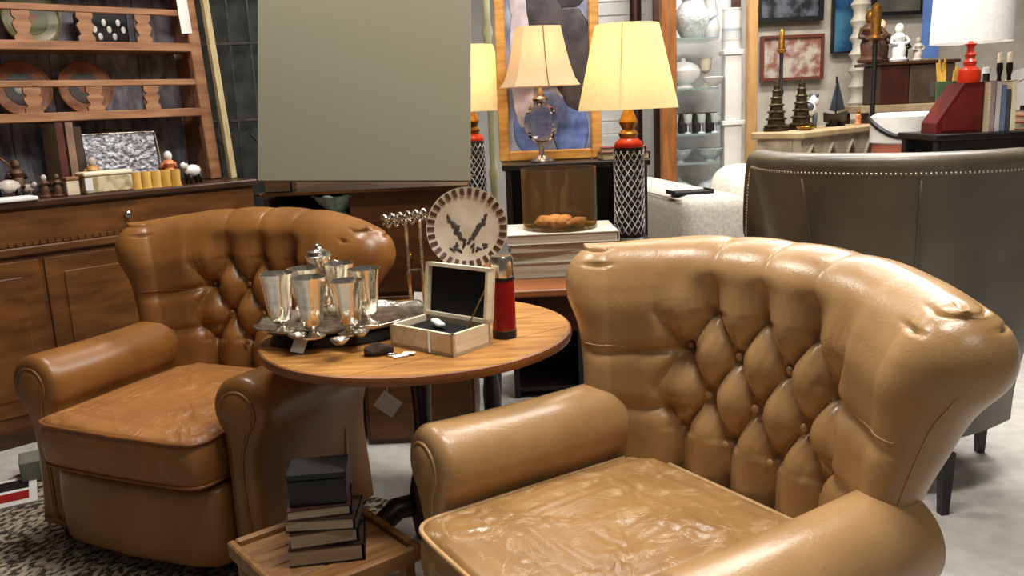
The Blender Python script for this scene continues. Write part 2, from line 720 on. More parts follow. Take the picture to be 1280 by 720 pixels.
def club_chair(label, L1, LC, LP, loc, rz):
    c = thing('club_chair', label, 'armchair', loc, rz)
    cols = back_mesh()
    bk = grid_build(cols).build('backrest', L1, c, 'all')
    inner, outer = back_profile()
    # buttons
    me = None
    for j in range(4):
        t = T0 - j * DYB
        for k in range(-4, 5):
            if (k + j) % 2:
                continue
            s = k * DXB / 2
            if abs(s) > .215 or (j == 3 and abs(s) > .1):
                continue
            u = s / .385
            P, dr, tg = spine(u)
            q = (t - .30) / (.855 - .30)
            n = .052 * q ** 1.6
            fl = .38 + .62 * sstep(.42, .86, t)
            p = P + dr * (n + tuft(s, t, 0) - .004) * fl
            if me is None:
                o = B().ball((0, 0, 0), .010, 1, 1, .5, 10).build('button', L1, bk, 'all')
                me = o.data
            else:
                o = bpy.data.objects.new('button', me)
                COL.objects.link(o)
                o.parent = bk
            o.location = (p.x, p.y, t - .028 * u * u * .5)
            o.rotation_euler = (0, PI / 2, math.atan2(-dr.y, -dr.x))
    # welt seams on the two wings
    for sg in (-1, 1):
        idx = [i for i in range(len(cols)) if (len(cols) - 44 <= i < len(cols) - 9 if sg > 0 else 9 <= i < 44)]
        pts = []
        for i in idx:
            col = cols[i]
            zw = .694
            for k in range(NPF - 1):
                if col[k].z <= zw < col[k + 1].z:
                    pts.append(col[k].lerp(col[k + 1], (zw - col[k].z) / (col[k + 1].z - col[k].z)))
                    break
        B().tube(pts, .0022, 6).build('welt_seam', L1, bk, 'all')
    for ci in (0, -1):
        B().tube([cols[ci][k] for k in range(4, int(NPF * .70), 3)], .0022, 6).build('edge_piping', L1, bk, 'all')
    # arms
    for sg in (-1, 1):
        b, inset = arm_mesh(sg)
        a = b.build('arm', L1, c, 55)
        f = B()
        vs_ = [(.349, y * sg, z) for y, z in inset] + [(.357, (.385 + (y - .385) * .9) * sg, .33 + (z - .33) * .97) for y, z in inset]
        n = len(inset)
        fs_ = [(i, (i + 1) % n, (i + 1) % n + n, i + n) for i in range(n)] + [tuple(range(n, 2 * n))]
        f.add(vs_, fs_).build('scroll_panel', L1, a, 50)
        B().tube([(.351, y * sg, z) for y, z in inset], .0045, 6, True).build('piping', L1, a, 'all')
    # seat deck, front rail
    o1 = plan_outline(-.26, .385, .318, .03, 10)
    pillow(o1, .05, .285, .0, .02).build('seat_base', L1, c, 50)
    # seat cushion
    o2 = plan_outline(-.195, .425, .305, .012, 13, 200)
    cu = pillow(o2, .29, .437, .024, .03, 3.1, .009).build('seat_cushion', LC, c, 'all')
    cx = sum(p[0] for p in o2) / len(o2)
    B().tube([(cx + (x - cx) * 1.0, y * 1.0, .426) for x, y in o2], .0058, 6, True).build('piping', LP, cu, 'all')
    B().tube([(cx + (x - cx) * .995, y * .995, .304) for x, y in o2], .005, 6, True).build('piping', LP, cu, 'all')
    # feet
    for x, y in ((.29, .37), (.29, -.37), (-.2, .36), (-.2, -.36)):
        B().lathe([(.018, 0), (.03, .012), (.032, .03), (.026, .052)], (x, y, 0), 12).build('foot', EBON, c, 'all')
    return c


club_chair('light tan tufted leather club chair with pale seat piping', LTAN, LTANC, LPIPE, (.296, 1.63, 0), math.radians(212.2))
club_chair('darker cognac tufted leather club chair in front of the wooden dresser', LBRN, LBRNC, LPIPEB, (-.945, 2.65, .0045), math.radians(246))

# ================================================================ ROUND TABLE
TX, TY, TZ, TR = -.258, 2.251, .689, .408
t = thing('round_table', 'round honey oak pedestal table with dark turned base', 'table', (TX, TY, 0), 0)
NP = 5
for k in range(NP):
    y0 = -TR + 2 * TR * k / NP + .0012
    y1 = -TR + 2 * TR * (k + 1) / NP - .0012
    poly = []
    for i in range(25):
        y = y0 + (y1 - y0) * i / 24
        poly.append((math.sqrt(max(0, (TR - .004) ** 2 - y * y)), y))
    poly = poly + [(-x, y) for x, y in reversed(poly)]
    n = len(poly)
    ca, sa = math.cos(.6), math.sin(.6)
    poly = [(x * ca - y * sa, x * sa + y * ca) for x, y in poly]
    vs_ = [(x, y, TZ - .022) for x, y in poly] + [(x, y, TZ) for x, y in poly]
    fs_ = [tuple(range(n)), tuple(range(2 * n - 1, n - 1, -1))] + [(i, (i + 1) % n, (i + 1) % n + n, i + n) for i in range(n)]
    B().add(vs_, fs_).build('plank', OAK, t)
prof = [(TR - .006, TZ - .024), (TR + .001, TZ - .022), (TR + .004, TZ - .012), (TR + .001, TZ - .002), (TR - .004, TZ), (TR - .0045, TZ - .01), (TR - .006, TZ - .024)]
vb = B()
seg = 96
vs_, fs_ = [], []
for i in range(seg):
    a = 2 * PI * i / seg
    for r, z in prof[:-1]:
        vs_.append((r * math.cos(a), r * math.sin(a), z))
m_ = len(prof) - 1
for i in range(seg):
    for k in range(m_):
        fs_.append((i * m_ + k, ((i + 1) % seg) * m_ + k, ((i + 1) % seg) * m_ + (k + 1) % m_, i * m_ + (k + 1) % m_))
vb.add(vs_, fs_).build('edge_band', PINE, t, 50)
B().lathe([(.05, TZ - .0245), (.06, TZ - .05), (.035, TZ - .075), (.026, .5), (.024, .42), (.036, .36), (.028, .33), (.045, .26), (.055, .2), (.045, .14), (.04, .1), (0, .09)][::-1], (0, 0, 0), 20).build('pedestal', MAHOG, t, 40)
B().box((0, 0, TZ - .035), (.46, .07, .022), bev=.004).build('cross_batten', MAHOG, t)
for k in range(3):
    a = math.radians(205 + 120 * k)
    pts, rr = [], []
    for (r, z, w) in ((.03, .2, .03), (.09, .2, .032), (.16, .15, .03), (.22, .08, .026), (.27, .035, .026), (.31, .022, .022)):
        pts.append((r * math.cos(a), r * math.sin(a), z))
        rr.append(w)
    B().tube(pts, rr, 10).build('leg', EBON, t, 'all')
# hanging tag
tp = atY(485, 505, TY - .10)
tg_ = thing('hanging_price_tag', 'white diamond price tag hanging on a string under the round table', 'price tag', tp)
B().box((0, 0, 0), (.058, .0015, .05), RY(math.radians(38))).build('card', WHITE, tg_)
B().tube([(0, 0, .03), (.005, .004, .1), (0, .01, TZ - .0245 - tp.z)], .0012, 5).build('string', WHITE, tg_)

# ---- silver tray with goblets
tc_ = Vector((-.44, 2.25, TZ))
tr = thing('silver_tray', 'oval silver tray with a ruffled rim carrying goblets', 'tray', tc_, math.radians(20))
b = B()
N1 = 72
rings = [(0, .038), (.80, .038), (.88, .040), (.97, .050), (1.0, .052), (1.0, .049), (.9, .034), (.8, .032), (0, .032)]
vs_, fs_ = [], []
for (q, z) in rings:
    for i in range(N1):
        a = 2 * PI * i / N1
        w = 1 + (.02 * math.cos(12 * a) if q > .9 else 0)
        vs_.append((.238 * q * w * math.cos(a), .150 * q * w * math.sin(a), z + (.003 * math.cos(12 * a) if q > .9 else 0)))
for r in range(len(rings) - 1):
    for i in range(N1):
        j = (i + 1) % N1
        fs_.append((r * N1 + i, r * N1 + j, (r + 1) * N1 + j, (r + 1) * N1 + i))
b.add(vs_, fs_).build('dish', SILVERW, tr, 'all')
B().lathe([(.82, .0005), (.86, .003), (.80, .026), (.7, .0315)], (0, 0, 0), 48, sx=.238, sy=.150).build('foot_ring', EBON, tr, 40)


def goblet(loc, h, r, label, m=SILVER):
    g = thing('goblet', label, 'goblet', loc, random.uniform(0, 6), 'goblets on the silver tray')
    B().lathe([(0, 0), (r * .72, 0), (r * .74, .004), (r * .3, .010), (r * .2, .016), (r * .2, h * .12), (r * .28, h * .135), (r * .24, h * .15)], (0, 0, 0), 20).build('stem', m, g, 40)
    pr = [(0, h * .151), (r * .46, h * .165), (r * .64, h * .23), (r * .72, h * .5), (r * .84, h * .82), (r, h), (r * .96, h), (r * .78, h * .8), (r * .64, h * .5), (r * .5, h * .26), (0, h * .2)]
    cup = B()
    vs_, fs_ = [], []
    S = 48
    for i in range(S):
        a = 2 * PI * i / S
        for (q, z) in pr:
            w = 1 + (.05 * math.cos(a * 8) if .25 < z / h < .95 else 0)
            vs_.append((q * w * math.cos(a), q * w * math.sin(a), z))
    n = len(pr)
    for i in range(S):
        for k in range(n - 1):
            fs_.append((i * n + k, ((i + 1) % S) * n + k, ((i + 1) % S) * n + k + 1, i * n + k + 1))
    cup.add(vs_, fs_).build('cup', m, g, 50)
    return g


for (px, py, h, lb) in ((352, 414, .150, 'fluted silver goblet at the tray end above the leaning price tag'), (384, 398, .138, 'fluted silver goblet between the tray end goblet and the jug'),
                        (392, 421, .150, 'fluted silver goblet directly in front of the silver jug'), (438, 417, .135, 'shorter fluted silver goblet in front of the two by the wooden box'),
                        (428, 392, .140, 'fluted silver goblet beside the jug on its wooden box side'), (460, 404, .145, 'fluted silver goblet closest to the open wooden box')):
    p = atZ(px, py, TZ + .0388)
    goblet((p.x, p.y, TZ + .0388), h, .043, lb)
p = atZ(404, 385, TZ + .0388)
g = thing('silver_jug', 'tallest silver jug with a fluted lid among the goblets', 'jug', (p.x, p.y, TZ + .0388))
B().lathe([(0, 0), (.03, 0), (.022, .012), (.03, .03), (.042, .07), (.036, .11), (.03, .13), (.038, .15), (.034, .152), (0, .13)], (0, 0, 0), 24).build('body', SILVER, g, 40)
B().tube([(.035, 0, .135), (.062, 0, .13), (.066, 0, .09), (.04, 0, .06)], .004, 6).build('handle', SILVER, g, 'all')
B().lathe([(.034, .1525), (.03, .163), (.012, .17), (.008, .176), (.01, .182), (0, .188)], (0, 0, 0), 20).build('lid', SILVERW, g, 40)
# little silver dishes on the tray
for i, (px, py) in enumerate(((372, 424), (425, 430), (450, 420))):
    p = atZ(px, py, TZ + .0388)
    B_ = B().lathe([(0, .002), (.012, 0), (.022, .01), (.024, .014), (.021, .013), (.011, .004), (0, .004)], (0, 0, 0), 18).build('salt_dish', SILVERW, None, 'all', (p.x, p.y, TZ + .0388))
    tag(B_, 'tiny silver salt dish lying at the foot of the goblets', 'dish', 'salt dishes on the silver tray')
# tag hanging on the tray
p = atZ(378, 436, TZ + .003)
o = B().box((0, 0, .016), (.034, .002, .05), RX(math.radians(-40)) @ RY(.25)).build('price_tag', WHITE, None, None, (p.x, p.y - .02, TZ + .006))
tag(o, 'white paper price tag leaning on the silver tray edge', 'price tag')

# ---- wooden box with open lid
b1, b2, b3 = Vector((-.285, 2.15, TZ)), Vector((-.144, 1.975, TZ)), Vector((-.055, 2.081, TZ))
u_ = (b3 - b2).normalized()
ang = math.atan2(u_.y, u_.x)
LW, LD, LH = .215, .135, .055
# the long (front) side runs from b2 to b1
v_ = Vector((-u_.y, u_.x, 0))
bc = b2 + u_ * (LD / 2) + v_ * (LW / 2) + Vector((0, 0, .0005))
bx = thing('keepsake_box', 'open cream wooden box lined with black velvet', 'box', bc, ang)
b = B()
th = .009
b.box((0, 0, th / 2), (LD, LW, th)).box((-LD / 2 + th / 2, 0, LH / 2), (th, LW, LH)).box((LD / 2 - th / 2, 0, LH / 2), (th, LW, LH))
b.box((0, LW / 2 - th / 2, LH / 2), (LD, th, LH)).box((0, -LW / 2 + th / 2, LH / 2), (LD, th, LH))
b.build('body', CREAM, bx)
B().box((0, 0, .026), (LD - 2 * th - .001, LW - 2 * th - .001, .03), bev=.005).build('velvet_tray', VELVET, bx)
lid = B()
LH2 = .135
LT = Matrix.Translation((LD / 2 - .004, 0, LH)) @ RY(math.radians(8))
for c_, s_ in (((.012, 0, LH2 / 2), (.006, LW, LH2)), ((0, LW / 2 - th / 2, LH2 / 2), (.024, th, LH2)), ((0, -LW / 2 + th / 2, LH2 / 2), (.024, th, LH2)),
               ((0, 0, LH2 - th / 2), (.024, LW, th)), ((0, 0, th / 2), (.024, LW, th))):
    q = B().box(c_, s_)
    lid.add(q.v, q.f, LT)
lo_ = lid.build('lid', CREAM, bx)
q = B().box((.006, 0, LH2 / 2), (.004, LW - 2 * th, LH2 - 2 * th))
B().add(q.v, q.f, LT).build('velvet_lining', VELVET, lo_)
B().tube([(-.01, -LW / 2 + .012, LH - .006), (LD / 2 + .004, -LW / 2 + .012, LH + .085)], .0022, 6).build('lid_stay', BRASS, bx)
B().tube([(-LD / 2 - .0015, LW * .0 - .03, LH + .002), (-LD / 2 - .003, LW * 0 - .03, .03), (-LD / 2 - .006, -.034, .004)], .003, 6).build('ribbon', WHITE, bx)
o = B().box((0, 0, 0), (.022, .06, .012), bev=.004).build('paper_roll', WHITE, None, None, (bc.x - .005, bc.y + .01, TZ + LH + .0), (0, .15, ang - .5))
tag(o, 'small white paper roll lying in the velvet lined box', 'paper')
# ---- red flask
fp = atZ(631, 421, TZ)
fl = thing('vacuum_flask', 'red vacuum flask with a silver cup lid', 'flask', (fp.x, fp.y, TZ + .0005))
B().lathe([(0, 0), (.027, 0), (.03, .003), (.03, .15), (.027, .156), (0, .156)], (0, 0, 0), 28).build('body', mat('flask_red', (116, 12, 10), (140, 20, 14), 6, .25), fl, 40)
B().lathe([(.0305, 0), (.0308, .02), (.0302, .0205)], (0, 0, 0), 28, cap=False).build('base_band', BLACK, fl, 40)
B().lathe([(0, .1565), (.0295, .1565), (.031, .16), (.029, .205), (.026, .21), (0, .211)], (0, 0, 0), 28).build('cup_lid', SILVER, fl, 40)
B().lathe([(.0302, .148), (.0312, .15), (.0312, .156), (.0302, .157)], (0, 0, 0), 28, cap=False).build('neck_ring', BLACK, fl, 40)
# ---- pouch, keys tag
p = atZ(474, 443, TZ)
o = pillow(plan_outline(-.036, .036, .02, 0, 2.2, 32), 0, .018, .008, .008, 5, .012).build('pouch', mat('brown_suede', (62, 42, 30), (40, 27, 20), 40, .9), None, 'all', (p.x, p.y, TZ + .0005), (0, 0, .3))
tag(o, 'small crumpled dark brown suede pouch on the round table', 'pouch')
p = atZ(500, 446, TZ)
kt = thing('ring_with_tags', 'silver ring with two white paper tags on the round table', 'tag', (p.x, p.y, TZ))
B().box((0, 0, .003), (.036, .022, .002), RZ(.5)).build('paper_tag', WHITE, kt)
B().box((.02, .012, .005), (.03, .018, .002), RZ(-.2)).build('paper_tag', WHITE, kt)
B().tube([(.012 * math.cos(a * PI / 8) - .02, .012 * math.sin(a * PI / 8) + .01, .003) for a in range(16)], .002, 6, True).build('ring', SILVER, kt, 'all')
p = atZ(527, 380, TZ)
o = B().box((0, 0, .02), (.045, .002, .03), RX(-.5) @ RY(.1)).build('price_tag', WHITE, None, None, (p.x, p.y, TZ + .002))
tag(o, 'white price tag standing behind the silver tray', 'price tag')

# ---- patterned plate on an easel
pc = Vector((-.122, 2.50, .925))
pl = thing('decorative_plate', 'round cream plate with leaf sprigs and a checked brown rim on an easel', 'plate', (pc.x, pc.y, pc.z))
pl.rotation_euler = (math.radians(78), 0, math.radians(-4))
PR = .118
CPL = mat('plate_cream', (206, 192, 172), (182, 164, 140), 14, .25)
B().lathe([(0, -.012), (PR * .6, -.012), (PR * .8, -.004), (PR, .004), (PR, .008), (PR * .8, .001), (PR * .62, -.006), (0, -.006)], (0, 0, 0), 64).build('dish', CPL, pl, 40)
BRP = mat('plate_brown', (92, 58, 38), (60, 40, 30), 20, .3)
bb = B()
for k in range(30):
    a = 2 * PI * k / 30
    bb.box((PR * .89 * math.cos(a), PR * .89 * math.sin(a), .0060), (PR * .17, .011, .004), RZ(a) @ RY(math.radians(-19)))
bb.build('rim_print', BRP, pl)
b = B()
for sg in (-1, 1):
    for k in range(9):
        q = k / 8
        x = sg * (.006 + .050 * q)
        z = -.042 + .078 * q
        w = .009 + .010 * math.sin(PI * q)
        b.ball((x + random.uniform(-.004, .004), z, -.004), 1, w * .75, w * .38, .0016, 8, RZ(sg * .9 + random.uniform(-.9, .9)))
for k in range(14):
    x = random.uniform(-.055, .055)
    b.ball((x, -.058 + random.uniform(-.008, .012), -.004), 1, .010, .004, .0014, 8, RZ(random.uniform(0, 3)))
b.build('leaf_sprig_print', mat('plate_dark_leaf', (52, 46, 44), (84, 74, 66), 30, .3), pl, 40)
es = thing('plate_easel', 'small dark wire easel holding the patterned plate', 'easel', (pc.x, pc.y, TZ))
b = B()
for sg in (-1, 1):
    b.tube([(sg * .05, -.045, .003), (sg * .048, -.028, .10), (sg * .045, -.006, .108), (sg * .04, .034, .116), (sg * .03, .055, .26)], .004, 6)
    b.tube([(sg * .05, -.03, .003), (sg * .05, .07, .003)], .004, 6)
b.build('wire_frame', BRONZE, es, 'all')
B().tube([(-.05, .06, .003), (.05, .06, .003)], .004, 6).build('cross_bar', BRONZE, es, 'all')
# ---- silver stand with twisted bar
sp = Vector((-.31, 2.50, TZ + .0005))
sr = thing('silver_stand', 'old silver stand with a twisted top rail beside the cognac chair', 'stand', sp)
pts = [(-.055 + .13 * k / 40, .006 * math.cos(k * .9), .272 + .014 * k / 40 + .008 * math.sin(k * .9)) for k in range(41)]
B().tube(pts, .007, 8).build('twisted_rail', SILVERW, sr, 'all')
B().tube([(p_[0], p_[1] + .012, p_[2] - .02) for p_ in pts], .004, 6).build('lower_rail', SILVERW, sr, 'all')
for x in (.012, .052):
    B().lathe([(.018, 0), (.016, .006), (.005, .012), (.0055, .1), (.008, .11), (.005, .12), (.0055, .255), (.009, .262), (.006, .268)], (x, 0, 0), 12).build('upright', SILVERW, sr, 40)
B().box((.032, 0, .12), (.05, .004, .006)).build('cross_bar', SILVERW, sr)

# ================================================================ LOW STOOL WITH BOOKS
s_loc = Vector((-.455, 1.83, 0))
st = thing('low_wooden_stool', 'low square wooden stool with a raised rim between the club chairs', 'stool', s_loc, math.radians(38))
WD = mat('stool_wood', (120, 82, 44), (150, 108, 64), 6, .5, stretch=(1, 7, 7))
for k in range(4):
    B().box((0, -.108 + .072 * k, .285), (.29, .0695, .02), bev=.003).build('plank', WD, st)
for k in range(4):
    a = k * PI / 2
    B().box((.155 * math.cos(a), .155 * math.sin(a), .288), (.018, .322 if k % 2 == 0 else .29, .04), RZ(a), .004).build('rim', WD, st)
for sx in (-1, 1):
    for sy in (-1, 1):
        B().box((.135 * sx, .135 * sy, .1365), (.03, .03, .273), bev=.004).build('leg', WD, st)
z = .2955
bookp = Vector((-.445, 1.815, 0))
PAGES = mat('book_pages', (196, 178, 148), (168, 148, 118), 4, .8, stretch=(1, 1, 60))


def book(name, loc, w, d, h, rz, cover, label, group=None, spine_side=1, pages=PAGES):
    bkx = thing(name, label, 'book', loc, rz, group)
    c = .0025
    b = B().box((0, 0, c / 2), (w, d, c)).box((0, 0, h - c / 2), (w, d, c)).box((spine_side * (w / 2 - c / 2), 0, h / 2), (c, d, h))
    b.build('cover', cover, bkx)
    B().box((-spine_side * .003, 0, h / 2), (w - .009, d - .007, h - 2 * c - .0002)).build('pages', pages, bkx)
    return bkx


BK1 = mat('book_dark_red', (58, 22, 18), (44, 18, 14), 12, .5)
BK2 = mat('book_dark_brown', (48, 32, 22), (36, 24, 16), 12, .5)
for i, (w, d, h, dr, dx, cv, lb) in enumerate((
        (.165, .12, .04, .0, .006, BK2, 'lowest and widest dark brown book of the stack on the stool'),
        (.15, .11, .036, .08, 0, BK1, 'dark red bound book just above the lowest one on the stool'),
        (.155, .115, .028, -.12, .004, BK2, 'slim brown book sticking out of the stack on the stool'),
        (.14, .105, .024, .05, -.004, BK1, 'thin dark red book right under the black box on the stool'))):
    book('book', (bookp.x + dx, bookp.y, z), w, d, h, math.radians(8) + dr, cv, lb)
    z += h + .0004
kb = thing('black_box', 'small black lidded box on top of the book stack', 'box', (bookp.x - .004, bookp.y + .005, z), math.radians(6))
B().box((0, 0, .03), (.125, .09, .06), bev=.003).build('body', BLACK, kb)
B().box((0, 0, .069), (.129, .094, .0175), bev=.003).build('lid', BLACK, kb)

# ================================================================ RUG, MAGAZINES
RUG = mat('rug_weave', (60, 52, 46), (184, 170, 148), 70, .95, kind='noise', lo=.44, hi=.56, bump=.5, bscale=120, stretch=(1, .6, 1))
rg = thing('rug', 'black and cream woven rug under the cognac chair', 'rug', (-1.42, 2.2, 0), math.radians(-24))
B().box((0, 0, .002), (1.5, 1.7, .004)).build('woven_field', RUG, rg)
b = B()
for k in range(70):
    x = -.745 + 1.49 * k / 69
    b.tube([(x, -.85, .004), (x + random.uniform(-.012, .012), -.89, .003)], .003, 4)
b.build('fringe', mat('fringe_cotton', (188, 176, 156), (150, 138, 120), 30, .9), rg, None, kind='stuff')
p = atZ(6, 618, .01)
mg = thing('magazine', 'magazine with a red and white cover lying on the rug', 'magazine', (p.x, p.y, .0045), .5)
B().box((0, 0, .004), (.2, .26, .008)).build('pages', WHITE, mg)
B().box((.03, -.05, .0083), (.09, .08, .0006)).build('cover_print', mat('print_red', (176, 30, 28), (150, 20, 22), 8, .4), mg)
B().box((.0, .06, .0083), (.15, .09, .0006)).build('cover_print', BLACK, mg)
p = atZ(32, 607, .02)
o = B().box((0, 0, .04), (.09, .12, .08), bev=.004).build('storage_box', mat('sage_card', (120, 122, 112), (104, 106, 96), 9, .7), None, None, (p.x - .03, p.y + .12, .0045), (0, 0, .5))
tag(o, 'small sage grey cardboard box beside the magazine on the rug', 'box')

# ================================================================ DRESSER (local: x along the front to the left end, -y front)
DA = math.radians(46)
DC = Vector((-1.212, 4.158, 0))
# local frame: origin = right front corner, +x = towards the photograph's left / viewer, +y = backwards
ex = Vector((-math.sin(DA), -math.cos(DA), 0))
ey = Vector((-math.cos(DA), math.sin(DA), 0))
drz = math.atan2(ex.y, ex.x)
# ey must be the rotated y axis
DM = Matrix.Translation(DC) @ RZ(drz)
FL = -1 if (RZ(drz) @ Vector((0, 1, 0))).dot(ey) < 0 else 1


def DL(x, y, z=0):
    """dresser-local (x along, y back, z up) to world"""
    return DC + ex * x + ey * y + Vector((0, 0, z))


dw = thing('dresser', 'large wooden dresser base with moulded top and panelled front', 'cabinet', DC, drz)


def dbox(b, x0, x1, y0, y1, z0, z1, bev=0):
    return b.box(((x0 + x1) / 2, FL * (y0 + y1) / 2, (z0 + z1) / 2), (abs(x1 - x0), abs(y1 - y0), z1 - z0), bev=bev)


DLEN, DDEP = 1.9, .52
dbox(B(), -.02, DLEN, -.025, DDEP, .952, .98, .006).build('top', DRESSD, dw)
dbox(B(), 0, DLEN - .02, 0, DDEP - .01, .06, .9515).build('body', DRESS, dw)
dbox(B(), .0, DLEN - .02, -.006, 0, .80, .94, .002).build('frieze_board', DRESS, dw)
dbox(B(), -.008, DLEN - .01, -.022, -.0065, .765, .80, .006).build('moulding', DRESS, dw)
b = B()
for k in range(64):
    x = .0 + k * .0292
    dbox(b, x, x + .017, -.014, -.0065, .803, .818)
b.build('dentil_strip', DRESS, dw, kind='stuff')
dbox(B(), 0, DLEN - .02, -.02, 0, .0, .06).build('plinth', DRESSD, dw)
for k in range(2):
    x0 = .05 + k * .92
    d_ = dbox(B(), x0, x0 + .90, -.012, -.001, .12, .745, .003).build('door', DRESS, dw)
    dbox(B(), x0 + .06, x0 + .84, -.0125, -.0121, .18, .69).build('recess_line', DRESS, d_)
    dbox(B(), x0 + .068, x0 + .832, -.019, -.0126, .188, .682, .005).build('raised_panel', DRESS, d_)
B().lathe([(.006, 0), (.006, .012), (.016, .018), (.014, .028), (0, .032)], (.60, -FL * .006, .885), 14, RX(FL * PI / 2)).build('knob', SILVERW, dw, 'all')
# plate rack
HY0, HY1 = .22, .50          # front and back of rack
HX0, HX1 = .07, 1.85
hu = thing('plate_rack', 'wooden plate rack with gallery rails and grey weathered back boards', 'shelf', DC, drz)
# leaning side posts
lean = .0
for (xx, nm) in ((HX0, 0), (HX1, 1)):
    b = B()
    b.box((xx + (.03 if nm == 0 else 0), FL * (HY0 + .02), .981 + .66), (.055, .05, 1.318), RY(.05 if nm == 0 else 0), bev=.004)
    b.build('side_post', PINEX, hu)
    dbox(B(), xx - .012, xx + .012, HY0 + .0455, HY1 - .02, .982, 2.3).build('side_panel', PINEX, hu)
NB = 9
for k in range(NB):
    w = (HX1 - HX0) / NB
    dbox(B(), HX0 + k * w + .002, HX0 + (k + 1) * w - .002, HY1 - .018, HY1, .982, 2.3).build('back_board', WEATH, hu)
for (zs, zr) in ((1.31, 1.455), (1.605, 1.765), (1.92, 2.08)):
    dbox(B(), HX0 + .028, HX1 - .028, HY0 + .01, HY1 - .0185, zs - .022, zs, .003).build('shelf', PINEX, hu)
    dbox(B(), HX0 + .0285, HX1 - .0285, HY0 - .004, HY0 + .0095, zs - .026, zs + .012, .003).build('shelf_edge', PINEX, hu)
    dbox(B(), HX0 + .028, HX1 - .028, HY0, HY0 + .022, zr - .028, zr, .004).build('gallery_rail', PINEX, hu)
    for k in range(6):
        x = HX0 + .26 + k * .25
        prf = [(.034, zs + .0125), (.034, zs + .03), (.022, zs + .042), (.034, (zs + zr) / 2 - .01), (.036, (zs + zr) / 2), (.022, zr - .062), (.034, zr - .05), (.034, zr - .0285)]
        B().prism([(x + r, z) for r, z in prf] + [(x - r, z) for r, z in reversed(prf)], FL * (HY0 + .002), FL * (HY0 + .02)).build('baluster', PINEX, hu)
# pale plank leaning against the post
a_, b_ = DL(.0, HY0 - .04, .984), DL(.075, HY0 - .032, 2.3)
o = B().tube([a_, a_ + Vector((0, 0, .001)) + (b_ - a_) * .5, b_], .02, 4).build('pale_batten', mat('pale_batten_wood', (196, 180, 138), (168, 150, 108), 8, .6, stretch=(6, 6, 1)), None)
tag(o, 'pale unpainted batten leaning against the plate rack post', 'plank')
# price tag on post
p = DL(HX0 + .07, HY0 - .0085, 1.735)
o = B().box((0, 0, 0), (.05, .002, .15)).build('price_tag', WHITE, None, None, p, (0, .06, drz))
tag(o, 'tall white price tag hung on the plate rack post', 'price tag')


def dput(px, zz, y):
    """dresser point on depth line y whose picture column is px at height zz"""
    best = None
    for k in range(400):
        x = .02 + k * .0045
        w = DL(x, y, zz)
        d = w - Vector((0, 0, EYE))
        dep = d.y * math.cos(PITCH) - d.z * math.sin(PITCH)
        upc = d.y * math.sin(PITCH) + d.z * math.cos(PITCH)
        uu, vv = FPX * d.x / dep, -FPX * upc / dep
        sx = 640 + uu * math.cos(ROLL) + vv * math.sin(ROLL)
        if best is None or abs(sx - px) < best[0]:
            best = (abs(sx - px), w)
    return best[1]


def rplate(px, zs, r, m1, m2, label, y=.40, m3=None):
    r *= .95
    p = dput(px, zs + r, y)
    o = thing('display_plate', label, 'plate', (p.x, p.y, zs + r * .985 + .001), drz)
    R = RX(FL * math.radians(82))
    M4 = R
    q = B().lathe([(0, -.006), (r * .6, -.006), (r, .006), (r, .011), (r * .62, 0), (0, 0)], (0, 0, 0), 36)
    B().add(q.v, q.f, M4).build('dish', m1, o, 40)
    q = B().lathe([(r * .3, .0005), (r * .58, .0005), (r * .58, .0025), (r * .3, .0025)], (0, 0, 0), 36)
    B().add(q.v, q.f, M4).build('ring_print', m2, o, 40)
    q = B().lathe([(0, .0006), (r * .26, .0006), (r * .26, .0028), (0, .0028)], (0, 0, 0), 24, sy=.7)
    B().add(q.v, q.f, M4).build('centre_print', m3 or m2, o, 40)
    q = B().lathe([(r * .9, .009), (r * .97, .013), (r, .0115)], (0, 0, 0), 36, cap=False)
    B().add(q.v, q.f, M4).build('rim', m1, o, 40)
    return o


WPL = mat('carved_wood_plate', (120, 66, 34), (150, 90, 50), 18, .45, bump=.3)
WPD = mat('plate_dark_glaze', (38, 30, 26), (64, 48, 40), 22, .4)
GPL = mat('green_glaze', (78, 84, 42), (112, 100, 58), 22, .3)
RPR = mat('red_flower', (140, 54, 36), (96, 84, 40), 24, .4)
PWT = mat('pale_print', (196, 184, 170), (120, 104, 90), 30, .4)
rplate(38, 1.605, .125, GPL, mat('dark_green_glaze', (60, 78, 40), (90, 92, 52), 26, .3), 'green glazed plate with red flowers on the plate rack upper shelf', .40, RPR)
rplate(27, 1.31, .125, WPL, WPD, 'carved round wooden plate above the figurines on the plate rack', .40, PWT)
rplate(107, 1.31, .125, WPL, WPD, 'carved round wooden plate above the silver tray on the plate rack', .40, mat('terracotta', (150, 84, 52), (120, 60, 40), 20, .5))
# things behind the upper rail: black tin with white print, cream bowl
p = dput(128, 1.65, .38)
tn = thing('black_tin', 'black tin with white figures on the plate rack upper shelf', 'tin', (p.x, p.y, 1.606), drz)
B().box((0, 0, .075), (.22, .06, .15), bev=.008).build('body', BLACK, tn)
b = B()
for k in range(9):
    b.ball((-.085 + .021 * k, -FL * .031, .075 + .035 * math.sin(k * 2.1)), 1, .011, .002, .016, 8)
b.build('white_print', CERAM, tn, 'all')
p = dput(28, 1.93, .36)
o = B().lathe([(.04, 0), (.05, .01), (.11, .06), (.105, .06), (.045, .015), (0, .012)], (0, 0, 0), 24).build('cream_bowl', mat('cream_glaze', (220, 200, 160), (200, 176, 130), 9, .3), None, 40, (p.x, p.y, 1.9205))
tag(o, 'cream bowl on the highest shelf of the plate rack', 'bowl')

# items standing on the dresser top
ZT = .9805


